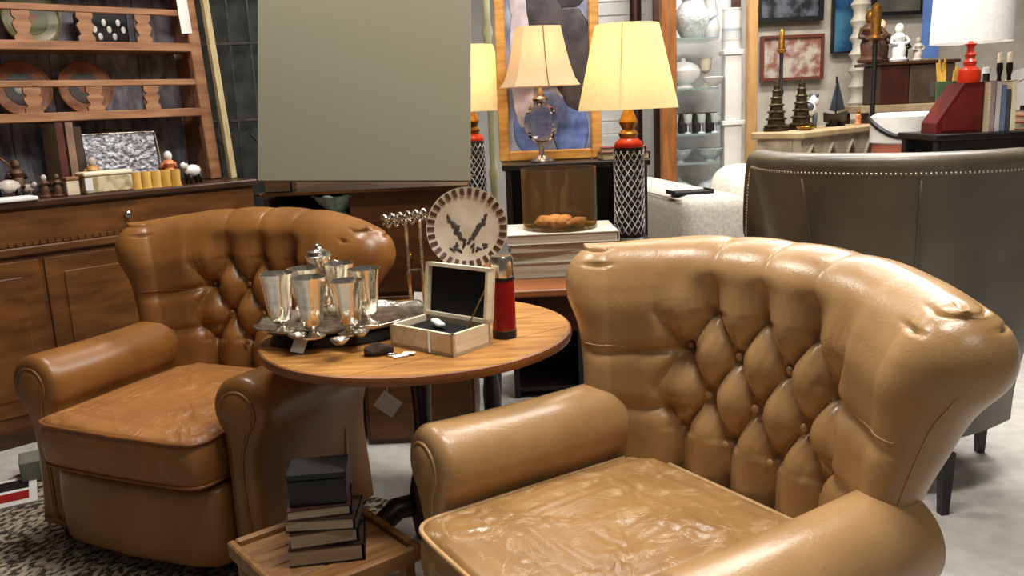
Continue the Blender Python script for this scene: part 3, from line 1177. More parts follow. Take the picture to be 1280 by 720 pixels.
def fig_parts(o, m, h, m2=None, animal=False):
    if animal:
        b = B()
        b.ball((0, 0, h * .55), h * .30, 1.5, .8, .9, 12)
        b.ball((h * .48, 0, h * .80), h * .17, 1.2, .8, 1, 10)
        b.build('body', m, o, 'all')
        for sx in (-.3, .3):
            for sy in (-.12, .12):
                B().tube([(h * sx, h * sy, h * .45), (h * sx, h * sy, 0)], [h * .09, h * .06], 8).build('leg', m2 or m, o, 'all')
        B().ball((h * .46, h * .1, h * .96), h * .06, 1, 1, 1.4, 6).build('ear', m2 or m, o)
        B().ball((h * .46, -h * .1, h * .96), h * .06, 1, 1, 1.4, 6).build('ear', m2 or m, o)
        B().ball((-h * .1, -h * .14, h * .62), h * .17, 1.2, .7, .9, 8).build('patch', m2 or m, o, 'all')
    else:
        B().lathe([(0, 0), (h * .22, 0), (h * .24, h * .05), (h * .17, h * .12), (h * .19, h * .35), (h * .13, h * .5), (h * .18, h * .62), (h * .14, h * .7), (h * .06, h * .75)], (0, 0, 0), 14).build('robe', m, o, 40)
        B().ball((0, 0, h * .84), h * .12, 1, 1, 1.25, 10).build('head', m2 or m, o, 'all')
        B().tube([(-h * .17, 0, h * .64), (-h * .24, -h * .08, h * .48), (-h * .1, -h * .17, h * .44)], h * .05, 6).build('arm', m, o, 'all')
        B().tube([(h * .17, 0, h * .64), (h * .24, -h * .08, h * .5), (h * .1, -h * .17, h * .46)], h * .05, 6).build('arm', m, o, 'all')


def figurine(px, h, m, label, y=.08, m2=None, animal=False, rz=None, zt=ZT):
    p = dput(px, zt, y)
    o = thing('figurine', label, 'figurine', (p.x, p.y, zt), drz if rz is None else rz)
    fig_parts(o, m, h, m2, animal)
    return o


BRF = mat('brown_carved', (96, 62, 42), (60, 38, 26), 20, .5, bump=.3)
PLF = mat('pale_resin', (206, 194, 184), (150, 136, 126), 26, .5)
PEACH = mat('peach_glaze', (214, 140, 92), (188, 106, 62), 10, .35)
figurine(14, .10, PLF, 'grey and white resin animal figurine on the dresser above the folded paper', .10, BLACK, True)
figurine(37, .07, PLF, 'white resin lamb figurine on the dresser beside the carved figures', .105, WPD, True, drz + 2)
figurine(58, .095, BRF, 'carved brown figure with pale head nearest the white lamb on the dresser', .06, PLF)
figurine(73, .095, BRF, 'carved brown figure with dark head between the lamb and tin on the dresser', .05, BRF)
figurine(25, .16, BRF, 'dark wooden standing figure behind the white lamb on the dresser', .25, BRF)
figurine(120, .15, mat('gold_figure', (186, 142, 70), (140, 96, 44), 20, .4), 'gilded standing figure in front of the silver tray on the dresser', .16, PLF)
figurine(214, .155, PEACH, 'peach glazed bird figurine with a white head on the dresser', .12, CERAM)
figurine(243, .105, CERAM, 'black and white cow figurine at the right end of the dresser', .09, BLACK, True, drz + .4)
figurine(146, .065, PLF, 'tiny white bird figurine behind the cream tin on the dresser', .13, CERAM)
# upright books
for i, (px, h, c, lb) in enumerate(((76, .30, (92, 40, 30), 'dark red upright book under the plate rack shelf'), (88, .30, (150, 116, 96), 'pale brown upright book under the plate rack shelf'), (98, .28, (70, 52, 40), 'dark brown upright book under the plate rack shelf'))):
    p = dput(px, ZT, .30)
    o = book('book', (p.x, p.y, ZT + .0), .2, .03, h, drz + PI / 2, mat('upright_book_%d' % i, c, tuple(int(x * .8) for x in c), 10, .5), lb, 'upright books on the dresser')
    # stand it up: swap so that the book's thin side faces front
# engraved silver tray standing
p = dput(160, ZT, .24)
sv = thing('engraved_tray', 'engraved rectangular silver tray standing against the plate rack back', 'tray', (p.x, p.y, ZT), drz)
sv.rotation_euler = (FL * math.radians(-10), 0, drz)
B().box((0, 0, .125), (.32, .008, .235), bev=.003).build('panel', mat('engraved_pewter', (84, 84, 90), (156, 156, 162), 55, .32, .7, lo=.35, hi=.65, bump=.6, bscale=60), sv)
b = B()
b.tube([(-.165, 0, .008), (.165, 0, .008), (.17, 0, .125), (.165, 0, .245), (-.165, 0, .245), (-.17, 0, .125)], .007, 6, True)
b.build('rim', SILVERW, sv, 'all')
# cream tin with lid / fabric box
p = dput(133, ZT, .06)
o = thing('cream_tin', 'long cream tin with floral print near the dresser front', 'tin', (p.x, p.y, ZT), drz + .05)
B().box((0, 0, .036), (.20, .09, .072), bev=.006).build('body', mat('tin_floral', (150, 134, 96), (206, 192, 158), 26, .45, lo=.4, hi=.6), o)
B().box((0, 0, .081), (.206, .096, .0175), bev=.005).build('lid', CREAM, o)
B().box((.085, -FL * .046, .04), (.03, .002, .05)).build('label_print', CERAM, o)
# small chest
p = dput(91, ZT, .05)
o = thing('small_chest', 'small tan lidded trinket chest beside the carved figures', 'box', (p.x, p.y, ZT), drz)
B().box((0, 0, .03), (.05, .045, .06), bev=.003).build('body', CREAM, o)
B().box((0, 0, .068), (.054, .049, .0155), bev=.004).build('lid', PINEX, o)
# bundle of yellow bamboo cups
p = dput(197, ZT, .05)
o = thing('ribbed_planter', 'yellow bamboo ribbed planter on the dresser in front of the silver tray', 'planter', (p.x, p.y, ZT), drz)
BAM = mat('bamboo', (216, 176, 96), (188, 144, 66), 14, .45, stretch=(1, 1, .2))
for k in range(5):
    B().lathe([(.021, .001), (.022, .01), (.0205, .03), (.022, .055), (.021, .072), (.015, .072), (.015, .02), (0, .02)], (-.088 + .044 * k, 0, 0), 14).build('bamboo_tube', BAM, o, 40)
B().box((0, -FL * .0, .0005), (.22, .046, .001)).build('base', BAM, o)
# folded paper / white cloth at left
p = dput(2, ZT, .02)
o = B().box((0, 0, .008), (.24, .11, .016), bev=.004).build('folded_paper', WHITE, None, None, (p.x, p.y, ZT), (0, 0, drz))
tag(o, 'folded white paper on the dresser edge below the resin animal', 'paper')
p = dput(2, ZT, .32)
o = thing('wire_stand', 'thin pale wire stand curling up behind the resin animal', 'stand', (p.x, p.y, ZT), drz)
B().tube([(.03 * math.cos(a * .35) - .03, 0, .003 + .011 * a) for a in range(18)], .004, 6).build('wire', BRASS, o, 'all')
B().lathe([(.03, 0), (.03, .004), (0, .005)], (0, 0, 0), 14).build('foot', BRASS, o)

# dark leaded glass screen behind the dresser end
sl = thing('leaded_glass_screen', 'dark leaded glass folding screen behind the plate rack end', 'screen', (-1.42, 4.75, 0), math.radians(8))
SG = mat('smoky_pane', (40, 46, 46), (66, 72, 70), 9, .12, bump=.15, bscale=20)
LEAD = mat('lead_came', (98, 98, 92), (76, 76, 72), 20, .4, .6)
SW, SH = 1.3, 2.5
for (cx, cz, w, h) in ((-SW / 2, SH / 2, .05, SH), (SW / 2, SH / 2, .05, SH)):
    B().box((cx, 0, cz), (w, .05, h)).build('frame', EBON, sl)
for cz in (.04, SH - .03):
    B().box((0, 0, cz), (SW - .05, .048, .06)).build('frame', EBON, sl)
nx, nz = 12, 6
cw, ch_ = (SW - .05) / nx, (SH - .13) / nz
pm = None
for i in range(nx):
    for k in range(nz):
        c_ = (-SW / 2 + .025 + cw * (i + .5), random.uniform(-.002, .002), .07 + ch_ * (k + .5))
        if pm is None:
            o = B().box((0, 0, 0), (cw - .006, .005, ch_ - .006)).build('pane', SG, sl)
            pm = o.data
        else:
            o = bpy.data.objects.new('pane', pm)
            COL.objects.link(o)
            o.parent = sl
        o.location = c_
        o.rotation_euler = (random.uniform(-.02, .02), 0, random.uniform(-.02, .02))
for i in range(1, nx):
    x = -SW / 2 + .025 + cw * i
    B().box((x, -.002, SH / 2), (.007, .012, SH - .13)).build('lead_strip', LEAD, sl)
for k in range(1, nz):
    B().box((0, -.003, .07 + ch_ * k), (SW - .052, .012, .012)).build('lead_strip', LEAD, sl)
b = B()
for k in range(6):
    x0 = -.52 + k * .19
    B().tube([(x0, -.012, 1.19), (x0 + .05, -.012, 1.13), (x0 + .1, -.012, 1.19)], .004, 5).build('lead_scroll', LEAD, sl, 'all')


# ================================================================ GREY STAND-IN PANEL ON A CABINET
PY = 3.12
pa, pb_ = atY(320, 228, PY), atY(588, 228, PY)
cabz = min(pa.z, pb_.z) - .012
ww = (pb_ - pa).length
cb = thing('brown_cabinet', 'brown wooden cabinet with an open niche behind the cognac chair', 'cabinet', ((pa.x + pb_.x) / 2 - .01, PY + .32, 0), 0)
W2 = ww - .01
CABW = mat('cabinet_brown', (66, 38, 16), (88, 54, 22), 5, .4, stretch=(1, 5, 5))
B().box((0, 0, cabz - .006), (W2, .56, .012), bev=.002).build('top', CABW, cb)
B().box((W2 * .20, .01, (cabz - .0125) / 2), (W2 * .56, .5, cabz - .0135)).build('body', CABW, cb)
B().box((-W2 * .5 + .0125, .01, (cabz - .026) / 2), (.022, .5, cabz - .028)).build('side_panel', CABW, cb)
B().box((-W2 * .28, .255, (cabz - .026) / 2), (W2 * .395, .012, cabz - .028)).build('back_panel', CABW, cb)
B().box((-W2 * .285, .01, cabz - .105), (W2 * .38, .48, .012)).build('shelf', CABW, cb)
for k in range(3):
    d_ = B().box((W2 * .20, -.246, .16 + .29 * k), (W2 * .53, .012, .275), bev=.003).build('drawer', CABW, cb)
    B().ball((W2 * .20, -.262, .16 + .29 * k), .014).build('knob', BRASS, d_, 'all')
tb = thing('glass_bowl', 'teal tinted cut glass bowl in the cabinet niche', 'bowl', ((pa.x + pb_.x) / 2 - W2 * .17, PY + .13, cabz - .0988))
B().lathe([(0, 0), (.05, 0), (.05, .006), (.03, .016), (.06, .04), (.085, .075), (.08, .075), (.055, .045), (0, .022)], (0, 0, 0), 14).build('bowl', TEAL, tb)
B().tube([((.08 + .006 * math.cos(7 * k * PI / 35)) * math.cos(k * PI / 35), (.08 + .006 * math.cos(7 * k * PI / 35)) * math.sin(k * PI / 35), .074 + .004 * math.cos(7 * k * PI / 35)) for k in range(70)], .005, 6, True).build('scalloped_rim', TEAL, tb, 'all')
# made-up panel for a blurred area: perpendicular to the line of sight, leaning back
if pa.z - cabz > .01:
    book('prop_book', (pa.x + .06, PY + .10, cabz + .0005), .1, .07, pa.z - cabz - .003, 0, BK2, 'thin brown book propping one corner of the grey stand-in panel')
cv = thing('blur_stand_in', 'large plain grey olive panel in place of a blurred area, standing on the brown cabinet', 'picture', (0, 0, 0))
CVM = bpy.data.materials.new('olive_stand_in')
CVM.use_nodes = True
N_, L_ = CVM.node_tree.nodes, CVM.node_tree.links
pb = N_['Principled BSDF']
pb.inputs['Roughness'].default_value = .75
tcn = N_.new('ShaderNodeTexCoord')
nzn = N_.new('ShaderNodeTexNoise')
nzn.inputs['Scale'].default_value = 220
L_.new(tcn.outputs['Object'], nzn.inputs[0])
rp = N_.new('ShaderNodeValToRGB')
rp.color_ramp.elements[0].color, rp.color_ramp.elements[1].color = srgb((112, 108, 88)), srgb((120, 116, 96))
L_.new(nzn.outputs[0], rp.inputs[0])
L_.new(rp.outputs[0], pb.inputs['Base Color'])
HH = .98
q = B().box((0, HH / 2, 0), (ww, HH, .03), bev=.003)
dvec = Vector((0, math.cos(PITCH), -math.sin(PITCH)))
co = q.build('canvas', CVM, cv)
B().box((0, HH / 2, -.028), (ww - .06, HH - .06, .025)).build('rear_frame', CREAM, cv)
cv.matrix_world = Matrix.Translation((pa + pb_) / 2 + Vector((0, .03, 0))) @ (cam.matrix_world.to_3x3().to_4x4()) @ RZ(0)

# ================================================================ CONSOLE TABLE BEHIND, LAMPS, BOOKS, VASE
CZ = .70
ct = thing('console_table', 'dark mahogany console table with a worn honey coloured top', 'table', (.235, 2.99, 0))
B().box((0, 0, CZ - .0125), (.70, .66, .025), bev=.005).build('top', PINE, ct)
B().box((0, -.29, CZ - .085), (.62, .02, .118)).build('apron', MAHOG, ct)
B().box((0, .29, CZ - .085), (.62, .02, .118)).build('apron', MAHOG, ct)
for sx in (-1, 1):
    B().box((sx * .315, 0, CZ - .085), (.02, .56, .118)).build('apron', MAHOG, ct)
    for sy in (-1, 1):
        B().lathe([(.014, 0), (.02, .02), (.016, .06), (.03, .35), (.02, .45), (.034, .48), (.034, CZ - .0255)], (sx * .315, sy * .28, 0), 14).build('leg', EBON, ct, 40)
# books
zz = CZ + .0005
for i, (w, d, h, rz, cv_, lb) in enumerate((
        (.36, .26, .050, .02, (150, 136, 116), 'lowest large book of the stack on the console table'),
        (.35, .25, .034, -.03, (206, 200, 188), 'white slipcased book in the middle of the console stack'),
        (.36, .255, .028, .03, (120, 110, 98), 'grey bound book under the top one on the console stack'),
        (.37, .27, .034, .0, (226, 222, 212), 'top white large book of the console stack carrying the glass vase'))):
    book('book', (.175, 2.98, zz), w, d, h, rz + .02, mat('cons_book_%d' % i, cv_, tuple(int(x * .88) for x in cv_), 10, .6), lb, None, 1, mat('grey_pages', (190, 178, 160), (150, 138, 120), 4, .8, stretch=(1, 1, 70)))
    zz += h + .0004
# hurricane vase
hv = thing('glass_vase', 'wide smoked glass vase on the white book filled with shells', 'vase', (.175, 2.98, zz), .2)
R1 = .128
q = [(0, 0), (R1, 0), (R1, .205), (R1 - .004, .205), (R1 - .004, .006), (0, .006)]
B().lathe(q, (0, 0, 0), 48).build('cylinder', AMBER, hv, 40)
for k in range(20):
    a = k * 2.4
    r = (R1 - .045) * math.sqrt((k + .5) / 20)
    big = k % 3 == 0
    rr = .024 if big else .014
    o = thing('seashell', 'spiral orange seashell lying in the smoked glass vase' if big else 'small white seashell lying in the smoked glass vase', 'seashell',
              (.175 + r * math.cos(a), 2.98 + r * math.sin(a), zz + .0065 + rr * .75), random.uniform(0, 6), 'seashells in the glass vase')
    m_ = TORT if big else PLF
    B().ball((0, 0, 0), rr, 1.3, 1, .75, 10).build('body', m_, o, 'all')
    B().lathe([(rr * .75, 0), (rr * .5, rr * .4), (rr * .35, rr * .8), (0, rr * 1.3)], (rr * .6, 0, 0), 8, RY(1.3)).build('spire', m_, o, 'all')


def lattice_lamp(loc, s, label, grp=None):
    L = thing('table_lamp', label, 'lamp', loc, 0)
    L.scale = (s, s, s)
    B().lathe([(.065, 0), (.068, .012), (.06, .02), (0, .02)], (0, 0, 0), 24).build('foot', EBON, L, 40)
    B().lathe([(.050, .0205), (.052, .03), (.052, .33), (.05, .34), (0, .341)], (0, 0, 0), 28).build('column', BLACK, L, 40)
    b = B()
    for sg in (-1, 1):
        for k in range(14):
            a0 = 2 * PI * k / 14
            b.tube([(.0535 * math.cos(a0 + sg * q * .26), .0535 * math.sin(a0 + sg * q * .26), .03 + .30 * q / 14) for q in range(15)], .0021, 5)
    b.build('lattice', mat('lattice_white', (204, 200, 196), (120, 116, 112), 40, .4), L, 'all', kind='stuff')
    B().lathe([(.05, .3415), (.052, .347), (.048, .36), (.03, .375)], (0, 0, 0), 24).build('red_collar', REDL, L, 40)
    B().lathe([(.03, .3755), (.036, .39), (.022, .405), (.034, .43), (.02, .465), (.014, .48), (.014, .53), (.008, .535), (.008, .60)], (0, 0, 0), 18).build('gilt_neck', GOLD, L, 40)
    b = B()
    prof = [(.178, .475), (.112, .765)]
    q = B()
    S = 40
    vs_, fs_ = [], []
    for i in range(S):
        a = 2 * PI * i / S
        for (r, z) in ((.178, .475), (.145, .62), (.112, .765), (.110, .765), (.143, .62), (.176, .475)):
            vs_.append((r * math.cos(a), r * math.sin(a), z))
    for i in range(S):
        for k in range(6):
            fs_.append((i * 6 + k, ((i + 1) % S) * 6 + k, ((i + 1) % S) * 6 + (k + 1) % 6, i * 6 + (k + 1) % 6))
    q.add(vs_, fs_).build('shade', SHADE, L, 50)
    b = B()
    for k in range(3):
        a = k * 2 * PI / 3
        b.tube([(.008 * math.cos(a), .008 * math.sin(a), .595), (.112 * math.cos(a), .112 * math.sin(a), .755)], .002, 5)
    b.build('shade_carrier', BRASS, L)
    B().tube([(-.05, -.166, .478), (-.03, -.108, .763)], .0025, 5).build('seam', mat('seam_tape', (196, 160, 84), None, 5, .8), L)
    pl_ = bpy.data.lights.new('bulb', 'POINT')
    pl_.energy, pl_.color, pl_.shadow_soft_size = 3.0, (1, .80, .50), .03
    po = bpy.data.objects.new('bulb', pl_)
    COL.objects.link(po)
    po.parent = L
    po.location = (0, 0, .63)
    return L


lattice_lamp((.44, 3.16, CZ + .061), 1.0, 'lit yellow shaded lamp with black lattice base next to the glass vase')
B_ = thing('lamp_riser', 'dark wooden block under the lattice lamp', 'block', (.44, 3.16, CZ + .0005))
B().box((0, 0, .03), (.17, .17, .06), bev=.003).build('body', EBON, B_)
B().box((0, 0, .005), (.18, .18, .0095)).build('plinth', EBON, B_)
lattice_lamp((-.15, 4.06, .775), 1.0, 'lit yellow shaded lamp with black lattice base half hidden by the grey stand-in panel')
ls = thing('lamp_stand', 'slim dark pedestal stand half hidden behind the grey stand-in panel', 'stand', (-.15, 4.06, 0))
B().box((0, 0, .7638), (.16, .16, .022), bev=.003).build('top', EBON, ls)
B().lathe([(.07, 0), (.07, .02), (.03, .05), (.025, .7), (.05, .752)], (0, 0, 0), 16).build('column', EBON, ls, 40)
# pale green post
p = atY(618, 230, 4.5)
o = thing('celadon_post', 'slim pale green turned post next to the gilt frame', 'post', (p.x, p.y, 0))
B().lathe([(.05, 0), (.05, .03), (.022, .06), (.02, .9), (.028, .93), (.018, .97), (.02, 1.6), (.028, 1.63), (.018, 1.68), (.018, 2.1)], (0, 0, 0), 14).build('shaft', mat('celadon_paint', (166, 166, 134), (140, 138, 108), 8, .5), o, 40)
B().ball((0, 0, 2.12), .03).build('finial', CREAM, o, 'all')

# dark cabinet behind with gilt framed picture and crystal lamp
KZ = 1.025
kc = thing('dark_bookcase', 'low dark bookcase carrying the gilt framed picture', 'bookcase', (.29, 3.86, 0))
B().box((0, 0, KZ - .0125), (.62, .4, .025), bev=.003).build('top', EBON, kc)
for x in (-.285, 0, .285):
    B().box((x, 0, (KZ - .026) / 2), (.025, .38, KZ - .027)).build('upright', EBON, kc)
B().box((0, .18, (KZ - .026) / 2), (.58, .012, KZ - .03)).build('back', EBON, kc)
for zq in (.04, .36, .68):
    for x in (-.1425, .1425):
        B().box((x, -.005, zq), (.258, .36, .02)).build('shelf', EBON, kc)
fr = thing('gilt_framed_picture', 'gilt framed picture of blue figures leaning above the bookcase', 'picture', (.195, 3.86, KZ + .0005))
fr.rotation_euler = (math.radians(-5), 0, math.radians(-3))
fw, fh = .445, .95
for (cx, cz, w, h) in ((-fw / 2 + .02, fh / 2, .045, fh), (fw / 2 - .02, fh / 2, .045, fh), (0, .0225, fw - .085, .045), (0, fh - .0225, fw - .085, .045)):
    B().box((cx, 0, cz), (w, .03, h), bev=.006).build('frame_rail', GILT, fr)
PIC = mat('picture_ground', (150, 156, 172), (84, 92, 122), 6, .3, lo=.4, hi=.6)
B().box((0, .006, fh / 2), (fw - .08, .006, fh - .085)).build('canvas', PIC, fr)
b = B()
for (x, z, w, h) in ((-.09, .14, .07, .11), (.09, .13, .08, .13), (.0, .2, .08, .1)):
    b.ball((x, .002, z), 1, w, .002, h, 14)
b.build('blue_figure_print', mat('picture_blue', (104, 126, 186), (70, 86, 140), 18, .35), fr, 'all')
b = B()
for (x, z, w, h) in ((.10, .46, .10, .2), (.12, .29, .06, .09), (-.02, .6, .1, .14), (.1, .78, .1, .14)):
    b.ball((x, .0015, z), 1, w, .0019, h, 14)
b.build('dark_figure_print', mat('picture_dark', (36, 32, 36), (70, 62, 64), 14, .35), fr, 'all')
b = B()
for (x, z, w, h) in ((-.11, .42, .055, .3), (-.13, .7, .03, .1), (.0, .8, .03, .1)):
    b.ball((x, .001, z), 1, w, .0019, h, 14)
b.build('pale_figure_print', mat('picture_pale', (190, 182, 188), (150, 140, 150), 14, .35), fr, 'all')
# crystal lamp
p = atY(678, 206, 3.74)
cl = thing('crystal_lamp', 'lit peach shaded lamp with a clear crystal ball body', 'lamp', (p.x, 3.74, KZ + .0005), .25)
B().lathe([(0, 0), (.05, 0), (.052, .008), (.03, .016), (.014, .03), (.012, .068), (.022, .076)], (0, 0, 0), 20).build('foot', SILVER, cl, 40)
prof = [(.02, .0765)] + [(.074 * math.sin(PI * k / 12), .165 - .088 * math.cos(PI * k / 12)) for k in range(1, 12)] + [(.018, .2535)]
B().lathe(prof, (0, 0, 0), 10).build('crystal_ball', GLASS, cl)
B().lathe([(.03, .254), (.034, .265), (.018, .275), (.012, .30), (.008, .31), (.008, .46)], (0, 0, 0), 16).build('neck', SILVERW, cl, 40)
vs_, fs_ = [], []
SQ = 4
prof = [(.165 * (1 - .44 * (q / 8) ** .62), .315 + .24 * q / 8) for q in range(9)]
ring = []
for (r, z) in prof:
    row = []
    for i in range(32):
        a = 2 * PI * i / 32
        k = 1 / max(abs(math.cos(a)), abs(math.sin(a)))
        k = 1 + (k - 1) * .5
        row.append((r * k * math.cos(a), r * k * .8 * math.sin(a), z))
    ring.append(row)
ring2 = [[(x * .985, y * .985, z) for x, y, z in row] for row in reversed(ring)]
allr = ring + ring2
vs_ = [p_ for row in allr for p_ in row]
for r in range(len(allr)):
    r2 = (r + 1) % len(allr)
    for i in range(32):
        fs_.append((r * 32 + i, r * 32 + (i + 1) % 32, r2 * 32 + (i + 1) % 32, r2 * 32 + i))
sh = B().add(vs_, fs_).build('shade', SHADEP, cl, 50)
B().tube([(ring[q][24][0], ring[q][24][1] - .001, ring[q][24][2]) for q in range(9)], .0025, 5).build('seam_tape', mat('brown_seam', (120, 92, 70), None, 5, .8), sh)
pl_ = bpy.data.lights.new('bulb', 'POINT')
pl_.energy, pl_.color, pl_.shadow_soft_size = 2.0, (1, .76, .48), .03
po = bpy.data.objects.new('bulb', pl_)
COL.objects.link(po)
po.parent = cl
po.location = (0, 0, .46)
# dark red books beside the frame
zq = KZ + .0005
for i, (w, h, c_, lb) in enumerate(((.2, .03, (60, 52, 50), 'charcoal book lying at the bottom by the gilt frame'), (.19, .022, (112, 28, 40), 'crimson book lying on the charcoal one by the gilt frame'))):
    book('book', (.50, 3.76, zq), w, .14, h, .1 - .2 * i, mat('flat_book_%d' % i, c_, None, 8, .5), lb)
    zq += h + .0004

# ================================================================ DISPLAY CASE WITH GLASSWARE
Q = 5.5
x0c, x1c = atY(836, 120, Q).x, atY(940, 120, Q).x
dc = thing('display_case', 'tall wooden display case with glass shelves of white glassware', 'display case', ((x0c + x1c) / 2, Q + .2, 0))
hw_ = (x1c - x0c) / 2
B().box((-hw_, -.18, 1.25), (.095, .07, 2.5), bev=.006).build('post', mat('case_dark_wood', (124, 74, 32), (150, 94, 46), 6, .4, stretch=(6, 6, 1)), dc)
B().box((hw_, -.18, 1.25), (.062, .06, 2.5), bev=.006).build('post', mat('case_pale_wood', (166, 126, 78), (188, 148, 98), 6, .4, stretch=(6, 6, 1)), dc)
for sx in (-1, 1):
    B().box((sx * hw_, .2, 1.25), (.05, .05, 2.5)).build('post', DRESSD, dc)
B().box((0, .222, 1.25), (hw_ * 2 - .055, .004, 2.5)).build('mirror_back', mat('frosted_back', (206, 206, 204), (186, 188, 188), 9, .3), dc)
B().box((0, 0, .2), (hw_ * 2 - .1, .36, .4)).build('base', DRESSD, dc)
SZ = [.62, .87, 1.05, 1.33, 1.63]
for zq in SZ:
    B().box((-.075, 0, zq - .006), (hw_ * 2 - .25, .36, .012)).build('glass_shelf', mat('shelf_glass', (190, 206, 204), (170, 190, 188), 5, .08, trans=.6), dc)
dcx = (x0c + x1c) / 2
VASE = {
    'jug': [(0, 0), (.055, 0), (.06, .01), (.095, .08), (.09, .14), (.05, .19), (.06, .235), (.052, .235), (.04, .19), (0, .17)],
    'bowl': [(0, 0), (.05, 0), (.045, .015), (.09, .05), (.12, .11), (.114, .11), (.08, .055), (0, .03)],
    'goblet': [(0, 0), (.032, 0), (.03, .006), (.006, .014), (.006, .07), (.03, .085), (.036, .15), (.033, .15), (.026, .09), (0, .08)],
    'vase': [(0, 0), (.04, 0), (.05, .06), (.03, .13), (.045, .22), (.04, .22), (.024, .13), (0, .1)],
    'tureen': [(0, 0), (.07, 0), (.06, .02), (.11, .07), (.12, .12), (.1, .15), (.06, .175), (.015, .185), (.02, .2), (0, .215)],
    'tumbler': [(0, 0), (.03, 0), (.036, .11), (.033, .11), (.028, .008), (0, .008)],
    'tower': [(0, 0), (.07, 0), (.07, .03), (.05, .05), (.05, .3), (.075, .33), (.07, .36), (.04, .38), (0, .39)],
}


def ware(nm, kind, m, label, cat, loc, s=1, grp=None, handle=False):
    o = thing(nm, label, cat, loc, random.uniform(-.4, .4), grp)
    pr = [(r * s, z * s) for r, z in VASE[kind]]
    B().lathe(pr, (0, 0, 0), 20).build('body', m, o, 40)
    r_ = max(r for r, z in pr)
    h_ = max(z for r, z in pr)
    rt = [r for r, z in pr if z > h_ * .9][0]
    if handle:
        B().tube([(r_ * .6, 0, h_ * .92), (r_ * 1.35, 0, h_ * .86), (r_ * 1.4, 0, h_ * .5), (r_ * .9, 0, h_ * .35)], .009 * s, 6).build('handle', m, o, 'all')
    if kind in ('jug', 'vase', 'goblet', 'bowl', 'tumbler'):
        B().tube([(rt * .97 * math.cos(a * PI / 10), rt * .97 * math.sin(a * PI / 10), h_) for a in range(20)], .004 * s, 5, True).build('rim', m, o, 'all')
    return o


dcl = dcx - .075
ware('white_jug', 'jug', CERAMG, 'large white pressed glass jug on the highest visible shelf', 'jug', (dcl - .02, Q + .1, 1.6305), 1.15, None, True)
ware('white_vase', 'vase', CERAM, 'slim white vase behind the large jug in the display case', 'vase', (dcl + .14, Q + .26, 1.6305), 1.1)
ware('white_bottle', 'vase', CERAMG, 'pressed glass vase next to the large jug by the dark post', 'vase', (dcl - .15, Q + .22, 1.6305), 1.0)
ware('white_tureen', 'tureen', CERAM, 'lidded white tureen under the large jug in the display case', 'tureen', (dcl - .06, Q + .16, 1.3305), .9)
ware('white_bowl', 'bowl', CERAM, 'open white bowl beside the tureen in the display case', 'bowl', (dcl + .11, Q + .08, 1.3305), .55)
ware('cream_compote', 'goblet', mat('cream_ware', (222, 210, 190), (206, 192, 168), 8, .3), 'tall cream compote behind the open white bowl', 'compote', (dcl + .1, Q + .26, 1.3305), 1.25)
for k in range(4):
    ware('dark_cup', 'tumbler', mat('dark_pewter', (62, 58, 54), (110, 106, 100), 30, .35, .6), 'small dark pewter tumbler in the row under the tureen', 'tumbler', (dcl - .13 + .088 * k, Q + .24, 1.0505), 1.1, 'pewter tumblers in the display case')
for k in range(4):
    ware('glass_goblet', 'goblet', CERAMG, 'pressed glass goblet in front of the pewter tumblers', 'goblet', (dcl - .13 + .086 * k, Q + .1, 1.0505), .78, 'glass goblets in the display case')
for k in range(2):
    ware('glass_bowl', 'bowl', CERAMG, 'pressed glass bowl below the goblets in the display case', 'bowl', (dcl - .09 + .2 * k, Q + .15, .8705), .72, 'glass bowls in the display case')
for k in range(2):
    ware('glass_tureen', 'tureen', CERAMG, 'pressed glass tureen on the lowest shelf of the display case', 'tureen', (dcl - .09 + .2 * k, Q + .15, .6205), .7, 'glass tureens in the display case')
tw = thing('white_column', 'tall white painted column pedestal inside the display case', 'pedestal', (dcx + .16, Q + .12, .4005))
zq = 0
for k, (h, w) in enumerate(((.3, .12), (.03, .14), (.36, .11), (.03, .14), (.40, .105), (.03, .13))):
    B().box((0, 0, zq + h / 2 + .0), (w, w, h - .001), bev=.004).build('section', CERAM, tw)
    zq += h
for k, (zz_, h, c_, lb) in enumerate(((1.5512, .07, (226, 224, 220), 'white enamel tin on top of the white column'), (1.6217, .06, (196, 200, 202), 'grey enamel tin stacked on the white one'), (1.6822, .12, (232, 230, 226), 'tall white tin topmost on the column in the case'))):
    o = thing('enamel_tin', lb, 'tin', (dcx + .16, Q + .12, zz_))
    B().lathe([(0, 0), (.06, 0), (.06, h - .012), (.0, h - .012)], (0, 0, 0), 20).build('body', mat('tin_%d' % k, c_, None, 5, .3), o, 40)
    B().lathe([(.062, h - .0118), (.063, h - .001), (0, h - .0005)], (0, 0, 0), 20).build('lid', mat('tin_%d' % k, c_), o, 40)
for k in range(3):
    o = thing('storage_jar', 'row jar in the dark base of the display case', 'jar', (dcx - .14 + .12 * k, Q + .1, .4005), 0, 'jars low in the display case')
    B().lathe([(0, 0), (.04, 0), (.045, .02), (.045, .11), (.03, .13), (0, .13)], (0, 0, 0), 16).build('body', CERAMG, o, 40)
    B().lathe([(.034, .1305), (.034, .15), (0, .152)], (0, 0, 0), 16).build('lid', BRASS, o, 40)
